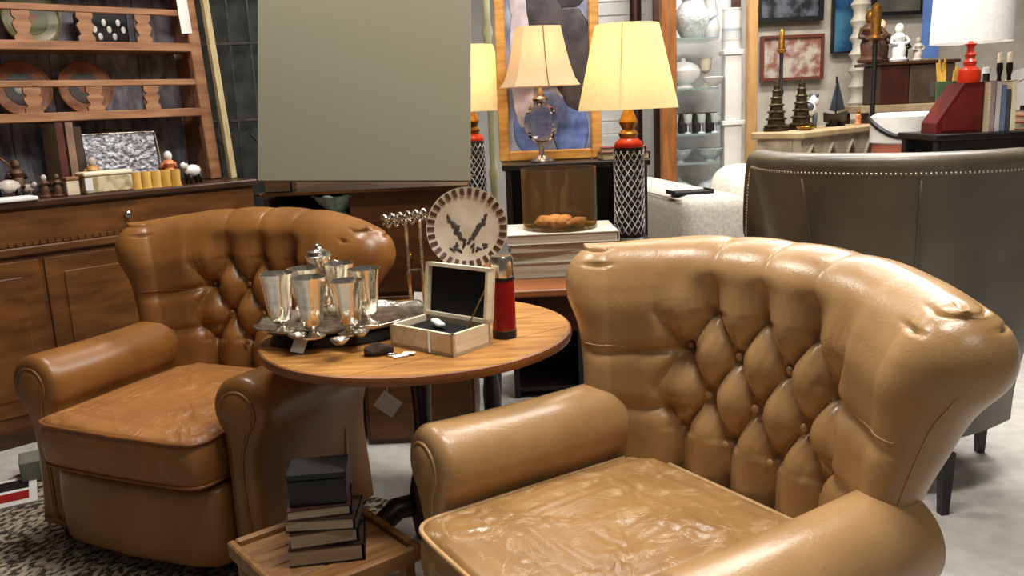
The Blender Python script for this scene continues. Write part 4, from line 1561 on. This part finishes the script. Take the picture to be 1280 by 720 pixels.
# white slatted shutters behind, left of the case
p = atY(770, 20, 6.3)
sh_ = thing('white_shutter', 'white slatted shutter behind the yellow lamp shade', 'shutter', (p.x + .02, 6.3, 0))
for k in range(26):
    B().box((0, 0, .1 + .09 * k), (.38, .02, .078), RX(.25)).build('slat', CERAM, sh_)
for sx in (-1, 1):
    B().box((sx * .21, 0, 1.2), (.04, .04, 2.4)).build('stile', CERAM, sh_)
p = atY(798, 20, 6.1)
o = thing('dark_coat_post', 'dark turned post between the shutter and the display case', 'post', (p.x - .02, 6.1, 0))
B().lathe([(.07, 0), (.07, .03), (.04, .06), (.035, .9), (.05, .95), (.04, 1.0), (.04, 2.3)], (0, 0, 0), 14).build('shaft', MAHOG, o, 40)
B().ball((0, 0, 2.33), .05).build('finial', MAHOG, o, 'all')

# ================================================================ GREY SOFA
sf = thing('grey_sofa', 'pale grey linen sofa with its high back towards the leather chairs', 'sofa', (1.06, 4.72, 0), math.radians(100))
B().box((0, 0, .20), (1.3, .72, .28), bev=.03).build('base', GREYFAB, sf, 40)
B().box((0, .20, .58), (1.32, .34, .47), bev=.07).build('backrest', GREYFAB, sf, 40)
for sx in (-1, 1):
    B().box((sx * .26, -.16, .42), (.51, .38, .155), bev=.05).build('seat_cushion', GREYFAB, sf, 40)
    B().box((sx * .59, -.12, .45), (.14, .46, .3), bev=.05).build('arm', GREYFAB, sf, 40)
    for sy in (-1, 1):
        B().box((sx * .58, sy * .3, .03), (.05, .05, .06)).build('foot', EBON, sf)
B().tube([(-.60, .36, .80), (.60, .36, .80)], .006, 6).build('piping', GREYFAB, sf)
p = atY(905, 212, 5.0)
o = thing('linen_pillow', 'plump off white linen pillow propped on the grey sofa', 'pillow', (1.34, 4.9, .70), math.radians(20))
o.rotation_euler = (math.radians(70), 0, math.radians(-20))
pillow(plan_outline(-.2, .2, .2, 0, 3.2, 48), -.03, .03, .06, .028).build('cover', mat('off_white_linen', (214, 208, 196), (196, 190, 178), 50, .9), o, 'all')
B().tube([(x, y, 0) for x, y in plan_outline(-.2, .2, .2, 0, 3.2, 48)], .006, 6, True).build('piping', GREYFAB, o, 'all')
o = thing('black_tray', 'slim black lacquer tray on the grey sofa back', 'tray', (.88, 4.22, .8155), math.radians(10))
B().box((0, 0, .006), (.2, .12, .012)).build('base', BLACK, o)
for sx in (-1, 1):
    B().box((sx * .098, 0, .016), (.006, .12, .008)).build('rim', BLACK, o)

# ================================================================ TAUPE WING CHAIR
WC = Vector((1.23, 2.80, 0))
wa = math.radians(54)
wg = thing('wing_chair', 'taupe leather barrel wing chair with nailhead trim and black legs', 'armchair', WC, wa)


def wspine(u):
    al = math.radians(75) * u * (.4 + .6 * u * u)
    return Vector((-.24 + .36 * abs(u) ** 3.2, .355 * u, 0)), Vector((-math.cos(al), math.sin(al), 0))


def wtop(u):
    return 1.085 - .30 * sstep(.80, 1.0, abs(u))


cols = []
NU = 72
for i in range(NU + 1):
    u = -1 + 2 * i / NU
    P, dr = wspine(u)
    top = wtop(u)
    th_ = .075
    col = []
    for k in range(14):                     # inner, bottom to top
        q = k / 13
        z = .28 + (top - .03 - .28) * q
        n = -.02 + .105 * q ** 2.0
        col.append((n, z))
    for k in range(1, 8):
        a = PI - PI * k / 8
        n0 = .085 + th_ / 2
        col.append((n0 + th_ / 2 * math.cos(a) * 1.25, top - .03 + .035 * math.sin(a)))
    for k in range(16):
        q = 1 - k / 15
        z = .20 + (top - .035 - .20) * q
        n = .02 + .14 * q ** 2.0
        col.append((n, z))
    cols.append([P + dr * n + Vector((0, 0, z)) for n, z in col])
bkw = grid_build(cols)
n = len(cols[0])
bkw.f.append(tuple(range(n)))
bkw.f.append(tuple((len(cols) - 1) * n + k for k in range(n)))
bw = bkw.build('backrest', LGREY, wg, 60)
# top welt band + nailheads
nm_ = None
row = []
for i in range(NU * 2 + 1):
    u = -1 + i / NU
    P, dr = wspine(u)
    top = wtop(u)
    row.append((P + dr * .131 + Vector((0, 0, top - .052)), dr))
acc = 0
last = row[0][0]
cnt = 0
stuff = B()
pts_nail = []
for p_, dr in row:
    pass
fine = []
for i in range(2000):
    u = -1 + 2 * i / 1999
    P, dr = wspine(u)
    fine.append((P + dr * .153 + Vector((0, 0, wtop(u) - .052)), dr))
last = fine[0][0]
for p_, dr in fine:
    if (p_ - last).length > .0125:
        pts_nail.append((p_, dr))
        last = p_
for p_, dr in pts_nail:
    if nm_ is None:
        o = B().ball((0, 0, 0), .0045, 1, 1, 1, 6).build('nailhead', mat('nail_pewter', (206, 196, 176), (180, 170, 150), 20, .3, .9), bw, 'all')
        nm_ = o.data
    else:
        o = bpy.data.objects.new('nailhead', nm_)
        COL.objects.link(o)
        o.parent = bw
    o.location = p_
# vertical back seams and nail rows at the two rear edges
for u in (-.36, .36):
    P, dr = wspine(u)
    B().tube([P + dr * (.0215 + .14 * q ** 2.0) + Vector((0, 0, .22 + (wtop(u) - .07 - .22) * q)) for q in [k / 12 for k in range(13)]], .003, 5).build('back_seam', LGREY, bw, 'all')
pillow(plan_outline(-.215, .36, .315, .03, 2.7), .20, .30, 0, .02).build('seat_base', LGREY, wg, 50)
pillow(plan_outline(-.2, .38, .29, .03, 2.9), .305, .43, .03, .03, 2, .005).build('seat_cushion', LGREY, wg, 'all')
for (x, y) in ((-.27, -.25), (-.27, .25), (.30, -.27), (.30, .27)):
    B().tube([(x, y, 0), (x, y, .2)], [.017, .027], 4).build('leg', EBON, wg)
# taupe-gold throw over the wing's corner
o = None

# ================================================================ STONE CONSOLE WITH BRONZES
sa_, sb_ = Vector((1.63, 4.88, 0)), Vector((2.36, 5.59, 0))
sd = (sb_ - sa_).normalized()
sang = math.atan2(sd.y, sd.x)
slen = (sb_ - sa_).length
STZ = 1.06
sc = thing('stone_console', 'carved limestone console with pointed arches and a slab top', 'console', sa_, sang)


def SCP(x, y, z=0):
    v = sa_ + sd * x + Vector((-sd.y, sd.x, 0)) * y
    return Vector((v.x, v.y, z))


B().box((slen / 2, .13, STZ - .02), (slen + .05, .33, .04), bev=.008).build('slab', mat('pale_slab', (176, 152, 116), (150, 126, 92), 9, .6), sc)
# arcade front: each arch bay is a panel with a pointed opening
B().box((slen / 2, .24, (STZ - .042) / 2), (slen - .02, .06, STZ - .044)).build('core', STONE, sc)
nb = 4
bwid = slen / nb
for k in range(nb):
    x0, x1 = k * bwid, (k + 1) * bwid
    if k == 9:
        B().box(((x0 + x1) / 2, .02, (STZ - .042) / 2), (bwid - .004, .05, STZ - .044), bev=.004).build('plain_panel', STONE, sc)
        continue
    zt_, zs_ = STZ - .0425, STZ - .25
    m0 = (x0 + x1) / 2
    hwid = bwid * .33
    arcL = [(m0 - hwid + hwid * (q / 8) ** 1.7, zs_ + .17 * (q / 8) ** .8) for q in range(9)]
    arcR = [(2 * m0 - x, z) for x, z in reversed(arcL)]
    half1 = [(x0 + .002, 0), (m0 - hwid, 0)] + arcL + [(m0, zt_), (x0 + .002, zt_)]
    half2 = [(m0 + .0005, zt_)] + arcR + [(m0 + hwid, 0), (x1 - .002, 0), (x1 - .002, zt_)]
    a_ = B().prism(half1, -.005, .045).prism(half2, -.005, .045).build('arch_panel', STONE, sc)
    B().tube([(x, -.008, z) for x, z in arcL[:-1] + [(m0, arcL[-1][1])] + arcR[1:]], .012, 6).build('arch_moulding', STONE, a_, 'all')
B().box((0.02, .127, (STZ - .042) / 2), (.04, .16, STZ - .046)).build('end_panel', STONE, sc)


def pagoda(x, y, h, label):
    o = thing('bronze_pagoda', label, 'ornament', SCP(x, y, STZ + .0005), sang)
    B().box((0, 0, h * .04), (h * .36, h * .36, h * .08), bev=.004).build('plinth', BRONZE, o)
    z = h * .08
    for k in range(6):
        w = h * (.40 - .05 * k)
        hh = h * .13
        B().lathe([(w * .55, z), (w * .62, z + hh * .2), (w * .42, z + hh * .45), (w * .42, z + hh * .95), (w * .3, z + hh)], (0, 0, 0), 8).build('tier', BRONZE, o)
        z += hh
    B().lathe([(h * .03, z), (h * .02, z + h * .06), (0, h)], (0, 0, 0), 8).build('spire', BRONZE, o)
    return o


pagoda(.10, .20, .30, 'bronze tiered pagoda ornament at the plain end of the stone console')
pagoda(.30, .15, .31, 'bronze tiered pagoda ornament in the middle of the stone console')
o = thing('candle_pole', 'tall black candle stand with gilt top on the stone console', 'candlestick', SCP(.20, .23, STZ + .0005))
B().lathe([(.045, 0), (.045, .01), (.012, .02), (.012, .2), (.018, .22), (.011, .24), (.011, .44)], (0, 0, 0), 12).build('shaft', BLACK, o, 40)
B().lathe([(.02, .4405), (.03, .455), (.02, .46), (.015, .56), (.0, .58)], (0, 0, 0), 12).build('candle', GOLD, o, 40)
o = thing('model_boat', 'dark model sailing boat on the stone console', 'model boat', SCP(.70, .13, STZ + .0005), sang)
b = B()
vs_ = []
for k in range(9):
    q = -1 + k / 4
    w = .045 * (1 - q * q) + .002
    z0 = .015 + .02 * q * q
    vs_ += [(q * .16, -w, .07 + .02 * q * q), (q * .16, 0, z0), (q * .16, w, .07 + .02 * q * q)]
fs_ = []
for k in range(8):
    for j in range(2):
        fs_.append((k * 3 + j, (k + 1) * 3 + j, (k + 1) * 3 + j + 1, k * 3 + j + 1))
    fs_.append((k * 3 + 2, (k + 1) * 3 + 2, (k + 1) * 3, k * 3))
B().add(vs_, fs_).build('hull', BLACK, o)
B().tube([(0, 0, .03), (0, 0, .3)], .006, 6).build('mast', BLACK, o)
B().prism([(.006, .09), (.12, .10), (.006, .29)], -.003, .003).build('sail', mat('grey_sail', (70, 74, 86), (50, 52, 60), 9, .6), o)
B().prism([(-.006, .09), (-.09, .10), (-.006, .26)], -.003, .003).build('sail', mat('grey_sail', (70, 74, 86)), o)
for sx in (-.06, .06):
    B().box((sx, 0, .01), (.02, .06, .02)).build('cradle', BLACK, o)
o = thing('white_horse', 'white ceramic horse with dark patches on the stone console', 'figurine', SCP(.46, .2, STZ + .0005), sang)
fig_parts(o, CERAM, .2, mat('blue_grey_patch', (60, 62, 76), (90, 92, 104), 20, .4), True)
o = thing('small_orange_figure', 'small orange figurine beside the model boat', 'figurine', SCP(.95, .1, STZ + .0005), sang)
fig_parts(o, PEACH, .09, GOLD)
o = thing('brass_dish', 'low brass dish between the two bronze pagodas', 'dish', SCP(.16, .05, STZ + .0005))
B().lathe([(0, 0), (.03, 0), (.05, .02), (.047, .02), (.028, .005), (0, .005)], (0, 0, 0), 18).build('dish', BRASS, o, 40)
B().lathe([(.046, .0205), (.052, .023), (.05, .026)], (0, 0, 0), 18, cap=False).build('rim', BRASS, o, 40)

# wall pictures (hung on the back wall, large ones farther off)
def wallpic(px0, px1, py0, py1, Y, m_frame, m_pic, label, m_spot=None):
    a, b0 = atY(px0, py1, Y), atY(px1, py0, Y)
    w, h = abs(b0.x - a.x), abs(b0.z - a.z)
    o = thing('wall_picture', label, 'picture', ((a.x + b0.x) / 2, Y, (a.z + b0.z) / 2))
    B().box((0, .01, 0), (w, .02, h)).build('picture_panel', m_pic, o)
    f = min(w, h) * .07
    for (cx, cz, ww_, hh_) in ((0, h / 2, w + f, f), (0, -h / 2, w + f, f), (-w / 2, 0, f, h - f), (w / 2, 0, f, h - f)):
        B().box((cx, 0, cz), (ww_, .05, hh_)).build('frame_rail', m_frame, o)
    return o


def partition(x, w, Y, label, m):
    o = thing('partition_panel', label, 'partition', (x, Y, 0))
    B().box((0, 0, 1.3), (w, .06, 2.6)).build('panel', m, o)
    for sx in (-1, 1):
        B().box((sx * (w / 2 - .03), -.05, 1.3), (.06, .03, 2.6)).build('stile', m, o)
    B().box((0, -.05, .06), (w - .13, .03, .12)).build('skirting', m, o)
    return o


partition(3.3, 3.6, 7.3, 'cream painted partition wall hung with pictures', mat('cream_partition', (206, 198, 184), (186, 176, 160), 8, .7))
DPIC = mat('dark_landscape', (30, 32, 40), (110, 112, 122), 9, .4, lo=.42, hi=.62)
wallpic(948, 1028, -60, 26, 7.2, BLACK, DPIC, 'dark landscape picture above the bronze pagodas')
wallpic(1040, 1070, -40, 66, 7.2, BLACK, mat('blue_painting', (20, 60, 110), (74, 130, 160), 4, .35, lo=.4, hi=.6), 'deep blue painting beside the white turned post')
wallpic(952, 1028, 44, 100, 7.2, mat('rust_frame', (110, 56, 36), None, 5, .5), mat('rust_print', (150, 96, 78), (206, 194, 180), 12, .5, lo=.4, hi=.6), 'rust and cream print behind the bronze pagodas')
wallpic(1092, 1156, -60, 18, 7.2, BLACK, mat('grey_print', (120, 116, 104), (90, 86, 78), 5, .5), 'grey print in a black frame above the brown cabinet')
p = atY(1163, 40, 6.9)
o = thing('blue_banner', 'light blue banner hanging beside the white lampshade', 'banner', (p.x, 6.9, 0))
pb2 = atY(1163, 72, 6.9)
B().box((0, 0, (pb2.z + 2.6) / 2), (.13, .012, 2.6 - pb2.z)).build('cloth', mat('banner_blue', (104, 140, 206), (84, 118, 186), 6, .8), o)
B().tube([(-.1, 0, 2.6), (.1, 0, 2.6)], .012, 8).build('rod', EBON, o)
# white turned post on wall side
p = atY(1074, 60, 6.8)
o = thing('white_newel_post', 'white turned newel post beside the blue painting', 'post', (p.x, 6.8, 0))
pr = [(.09, 0), (.09, 1.0)]
for k in range(9):
    pr += [(.05, 1.02 + k * .12), (.075, 1.06 + k * .12), (.05, 1.10 + k * .12)]
B().lathe(pr + [(.07, 2.15), (0, 2.2)], (0, 0, 0), 16).build('shaft', mat('post_cream', (204, 196, 180), (180, 170, 150), 8, .5), o, 40)
B().ball((0, 0, 2.26), .07).build('finial', CREAM, o, 'all')

# brown sideboard with carvings
cz0 = atY(1118, 130, 6.3)
cz1 = atY(1118, 82, 6.3)
sb = thing('brown_chest', 'dark brown chest on a pale plank beside the stone console', 'chest', (cz0.x + .05, 6.3, cz0.z - .0))
hh = cz1.z - cz0.z
B().box((-.12, 0, hh / 2), (.2, .3, hh), bev=.006).build('door', mat('chest_red_brown', (70, 30, 22), (50, 22, 16), 9, .4), sb)
B().box((.14, 0, hh / 2), (.31, .3, hh), bev=.006).build('body', mat('chest_brown', (84, 66, 52), (64, 48, 36), 9, .5), sb)
B().box((.02, 0, hh + .012), (.6, .34, .022), bev=.004).build('top', DRESSD, sb)
B().box((.14, -.153, hh * .35), (.03, .006, hh * .4)).build('pull', SILVER, sb)
pk = thing('plank_table', 'pale plank topped side table holding the brown chest', 'table', (cz0.x + .05, 6.28, 0))
B().box((0, 0, cz0.z - .026), (.75, .42, .05), bev=.005).build('top', mat('pale_plank', (180, 156, 124), (150, 126, 96), 8, .6), pk)
for sx in (-1, 1):
    for sy in (-1, 1):
        B().box((sx * .34, sy * .17, (cz0.z - .052) / 2), (.05, .05, cz0.z - .053)).build('leg', DRESSD, pk)
ztop = cz0.z + hh + .0235
for i, (px, h, m1, m2, lb) in enumerate(((1084, .36, BRF, GOLD, 'tall carved figure with gilt head on the brown chest'), (1106, .30, BRF, TORT, 'carved figure with orange head on the brown chest'), (1119, .26, CERAM, CERAM, 'slim white figure on the brown chest'), (1134, .2, EBON, EBON, 'small black figure on the brown chest'), (1143, .16, PLF, PLF, 'small pale figure on the brown chest'))):
    p = atY(px, 70, 6.25)
    o = thing('carved_figure', lb, 'figurine', (p.x, 6.2 + .13 * (i % 2), ztop))
    fig_parts(o, m1, h, m2)
# dark pole stand left of chest
p = atY(1090, 100, 5.8)
o = thing('black_pole_lamp', 'thin black pole with gilt top beside the brown chest', 'stand', (2.45, 5.9, 0))
B().lathe([(.08, 0), (.08, .02), (.015, .04), (.015, 1.58)], (0, 0, 0), 12).build('pole', BLACK, o, 40)
B().lathe([(.02, 1.5805), (.06, 1.6), (.03, 1.62), (.035, 1.8), (0, 1.83)], (0, 0, 0), 12).build('gilt_top', GOLD, o, 40)
# white barrel seat with black scalloped band over terracotta
p = atY(1130, 190, 4.95)
o = thing('painted_barrel', 'white and terracotta drum seat with a black swagged band', 'drum', (p.x, 4.95, 0))
B().lathe([(0, 0), (.17, 0), (.18, .3), (.17, .97), (0, .97)], (0, 0, 0), 28).build('drum', mat('terracotta_drum', (176, 98, 74), (150, 80, 60), 9, .6), o, 40)
B().lathe([(.172, .9705), (.185, .98), (.185, 1.12), (.15, 1.14), (0, 1.14)], (0, 0, 0), 28).build('white_top', CERAM, o, 40)
b = B()
pts = []
for i in range(60):
    a = 2 * PI * i / 60
    pts.append((.19 * math.cos(a), .19 * math.sin(a), 1.06 - .05 * math.cos(2 * (a - 4.3))))
B().tube(pts, .014, 6, True).build('black_swag', BLACK, o, 'all')

# ================================================================ BLACK TABLE WITH RED LAMP
BX0, BX1 = 2.06, 3.0
BZ = 1.045
bt = thing('black_table', 'black wooden table holding the red lamp and books', 'table', ((BX0 + BX1) / 2, 4.42, 0))
B().box((0, 0, BZ - .015), (BX1 - BX0, .42, .03), bev=.004).build('top', EBON, bt)
B().box((0, -.19, BZ - .085), (BX1 - BX0 - .06, .02, .105)).build('apron', EBON, bt)
B().box((0, .19, BZ - .085), (BX1 - BX0 - .06, .02, .105)).build('apron', EBON, bt)
for sx in (-1, 1):
    for sy in (-1, 1):
        B().box((sx * ((BX1 - BX0) / 2 - .04), sy * .17, (BZ - .031) / 2), (.05, .05, BZ - .032), bev=.004).build('leg', EBON, bt)
p = atY(1274, 178, 4.22)
o = thing('price_tag', 'white diamond price tag hanging on the black table apron', 'price tag', (p.x, 4.222, p.z))
B().box((0, 0, 0), (.03, .003, .03), RY(PI / 4)).build('card', WHITE, o)
B().tube([(0, 0, .02), (0, .002, .045)], .001, 5).build('string', WHITE, o)


def TP(px, y, dz=0):
    q = atY(px, 168, y)
    return Vector((q.x, y, BZ + .0005 + dz))


p = TP(1208, 4.38)
zr = atY(1208, 104, 4.38).z
# dark red pyramid box the lamp stands on (wedge shaped)
wdg = thing('red_wedge_box', 'dark red lacquer wedge shaped box under the red lamp', 'box', (p.x - .035, 4.38, BZ + .0005))
hb = zr - BZ
B().prism([(-.155, 0), (.068, 0), (.068, hb), (-.03, hb), (-.155, .05)], -.08, .08).build('body', mat('oxblood', (88, 20, 16), (66, 14, 12), 8, .35), wdg)
B().prism([(-.13, .012), (.056, .012), (.056, hb - .02), (-.02, hb - .02), (-.13, .06)], -.083, -.0805).build('front_panel', mat('oxblood_light', (104, 28, 22), (80, 18, 14), 8, .4), wdg)
rl = thing('red_lamp', 'table lamp with a turned red body and large white shade', 'lamp', (p.x - .005, 4.38, zr + .001))
B().lathe([(0, 0), (.05, 0), (.055, .02), (.05, .06), (.026, .08), (.032, .10), (.02, .115), (.026, .135), (.016, .15), (.016, .17), (.03, .185), (.014, .19), (.008, .2), (.008, .3)], (0, 0, 0), 20).build('body', REDL, rl, 40)
vs_, fs_ = [], []
for i in range(40):
    a = 2 * PI * i / 40
    for (r, z) in ((.185, .19), (.175, .50), (.172, .50), (.182, .19)):
        vs_.append((r * math.cos(a), r * math.sin(a), z))
for i in range(40):
    for k in range(4):
        fs_.append((i * 4 + k, ((i + 1) % 40) * 4 + k, ((i + 1) % 40) * 4 + (k + 1) % 4, i * 4 + (k + 1) % 4))
B().add(vs_, fs_).build('shade', SHADEW, rl, 50)
b = B()
for k in range(3):
    a = k * 2.0944
    b.tube([(0, 0, .295), (.174 * math.cos(a), .174 * math.sin(a), .40)], .002, 5)
b.build('shade_carrier', BRASS, rl)
# green pot with yellow pencils / reeds
p = TP(1172, 4.56)
o = thing('reed_pot', 'green pot stuffed with yellow reeds beside the red wedge box', 'pot', (p.x + .035, 4.565, BZ + .0005))
hp = .25
B().lathe([(0, 0), (.04, 0), (.045, .02), (.05, hp * .7), (.055, hp), (.05, hp), (.045, hp * .7), (0, .03)], (0, 0, 0), 20).build('pot', mat('green_pot', (84, 108, 72), (60, 84, 52), 10, .4), o, 40)
for k in range(9):
    a = random.uniform(0, 6.28)
    B().tube([(.02 * math.cos(a), .02 * math.sin(a), .04), (.05 * math.cos(a), .05 * math.sin(a), hp + random.uniform(.04, .12))], .006, 5).build('reed', mat('yellow_reed', (222, 184, 84), (200, 156, 60), 9, .5), o)
# upright books / slim boxes
for i, (px, w, h, c_, lb) in enumerate(((1227, .024, .24, (140, 120, 120), 'mauve upright book next to the red wedge box'), (1234, .024, .24, (176, 168, 166), 'pale pink upright book on the black table'), (1240.5, .024, .22, (90, 104, 130), 'slate blue upright book on the black table'), (1246.5, .020, .20, (60, 60, 66), 'charcoal upright book on the black table'), (1253, .024, .24, (206, 196, 160), 'cream upright book with black emblem on the black table'))):
    p = TP(px, 4.32)
    book('upright_book', (p.x, 4.32, BZ + .0005), .16, w - .002, h, PI / 2, mat('tbl_book_%d' % i, c_, tuple(int(x * .85) for x in c_), 9, .5), lb, None, -1)
p = TP(1232, 4.53)
o = thing('white_topped_bottle', 'dark bottle with a white cap behind the upright books', 'bottle', (p.x, 4.56, BZ + .0005))
B().lathe([(0, 0), (.03, 0), (.032, .2), (.016, .25), (.016, .28), (0, .28)], (0, 0, 0), 16).build('body', BLACK, o, 40)
B().lathe([(.019, .2805), (.019, .31), (0, .313)], (0, 0, 0), 16).build('cap', CERAM, o, 40)
for i, px in enumerate((1244, 1256)):
    p = TP(px, 4.56)
    o = thing('dark_candlestick', ('dark turned candlestick behind the charcoal book', 'dark turned candlestick between the cream book and white charger')[i], 'candlestick', (p.x, 4.56, BZ + .0005), 0, 'candlesticks on the black table')
    B().lathe([(0, 0), (.022, 0), (.022, .02), (.01, .04), (.016, .1), (.009, .14), (.018, .2), (.009, .26), (.016, .3), (.014, .33), (0, .33)], (0, 0, 0), 14).build('stick', EBON, o, 40)
    B().lathe([(.013, .3305), (.013, .38), (0, .382)], (0, 0, 0), 10).build('candle', CREAM, o, 40)
p = TP(1276, 4.5)
zq = BZ + .0005
for i, (w, h, c_, lb) in enumerate(((.26, .035, (150, 60, 46), 'brick red book lying on the black table'), (.24, .03, (176, 84, 64), 'salmon book lying on the brick red book'), (.2, .025, (120, 108, 96), 'taupe book lying under the bronze statuette'))):
    book('flat_book', (p.x + .05, 4.45, zq), w, .17, h, .0 + .05 * i, mat('lying_%d' % i, c_, None, 9, .5), lb)
    zq += h + .0004
o = thing('bronze_statuette', 'dark bronze statuette on the stacked red books', 'statuette', (p.x + .01, 4.45, zq))
B().box((0, 0, .012), (.07, .07, .024), bev=.003).build('plinth', EBON, o)
B().lathe([(.022, .0245), (.03, .05), (.018, .09), (.024, .12), (.01, .15)], (0, 0, 0), 12).build('robe', EBON, o, 40)
B().ball((0, 0, .168), .016, 1, 1, 1.25, 10).build('head', EBON, o, 'all')
B().tube([(.02, 0, .125), (.045, -.01, .15), (.05, -.01, .19)], .007, 6).build('arm', EBON, o, 'all')
p = TP(1270, 4.62)
o = thing('white_charger', 'round white charger standing behind the bronze statuette', 'plate', (p.x + .06, 4.64, BZ + .155), 0)
q = B().lathe([(0, -.008), (.09, -.008), (.15, .004), (.15, .01), (.09, 0), (0, 0)], (0, 0, 0), 40)
B().add(q.v, q.f, RX(math.radians(80))).build('dish', CERAM, o, 40)
q = B().lathe([(.092, .0012), (.098, .0022), (.095, .004)], (0, 0, 0), 40, cap=False)
B().add(q.v, q.f, RX(math.radians(80))).build('foot_line', PLF, o, 40)
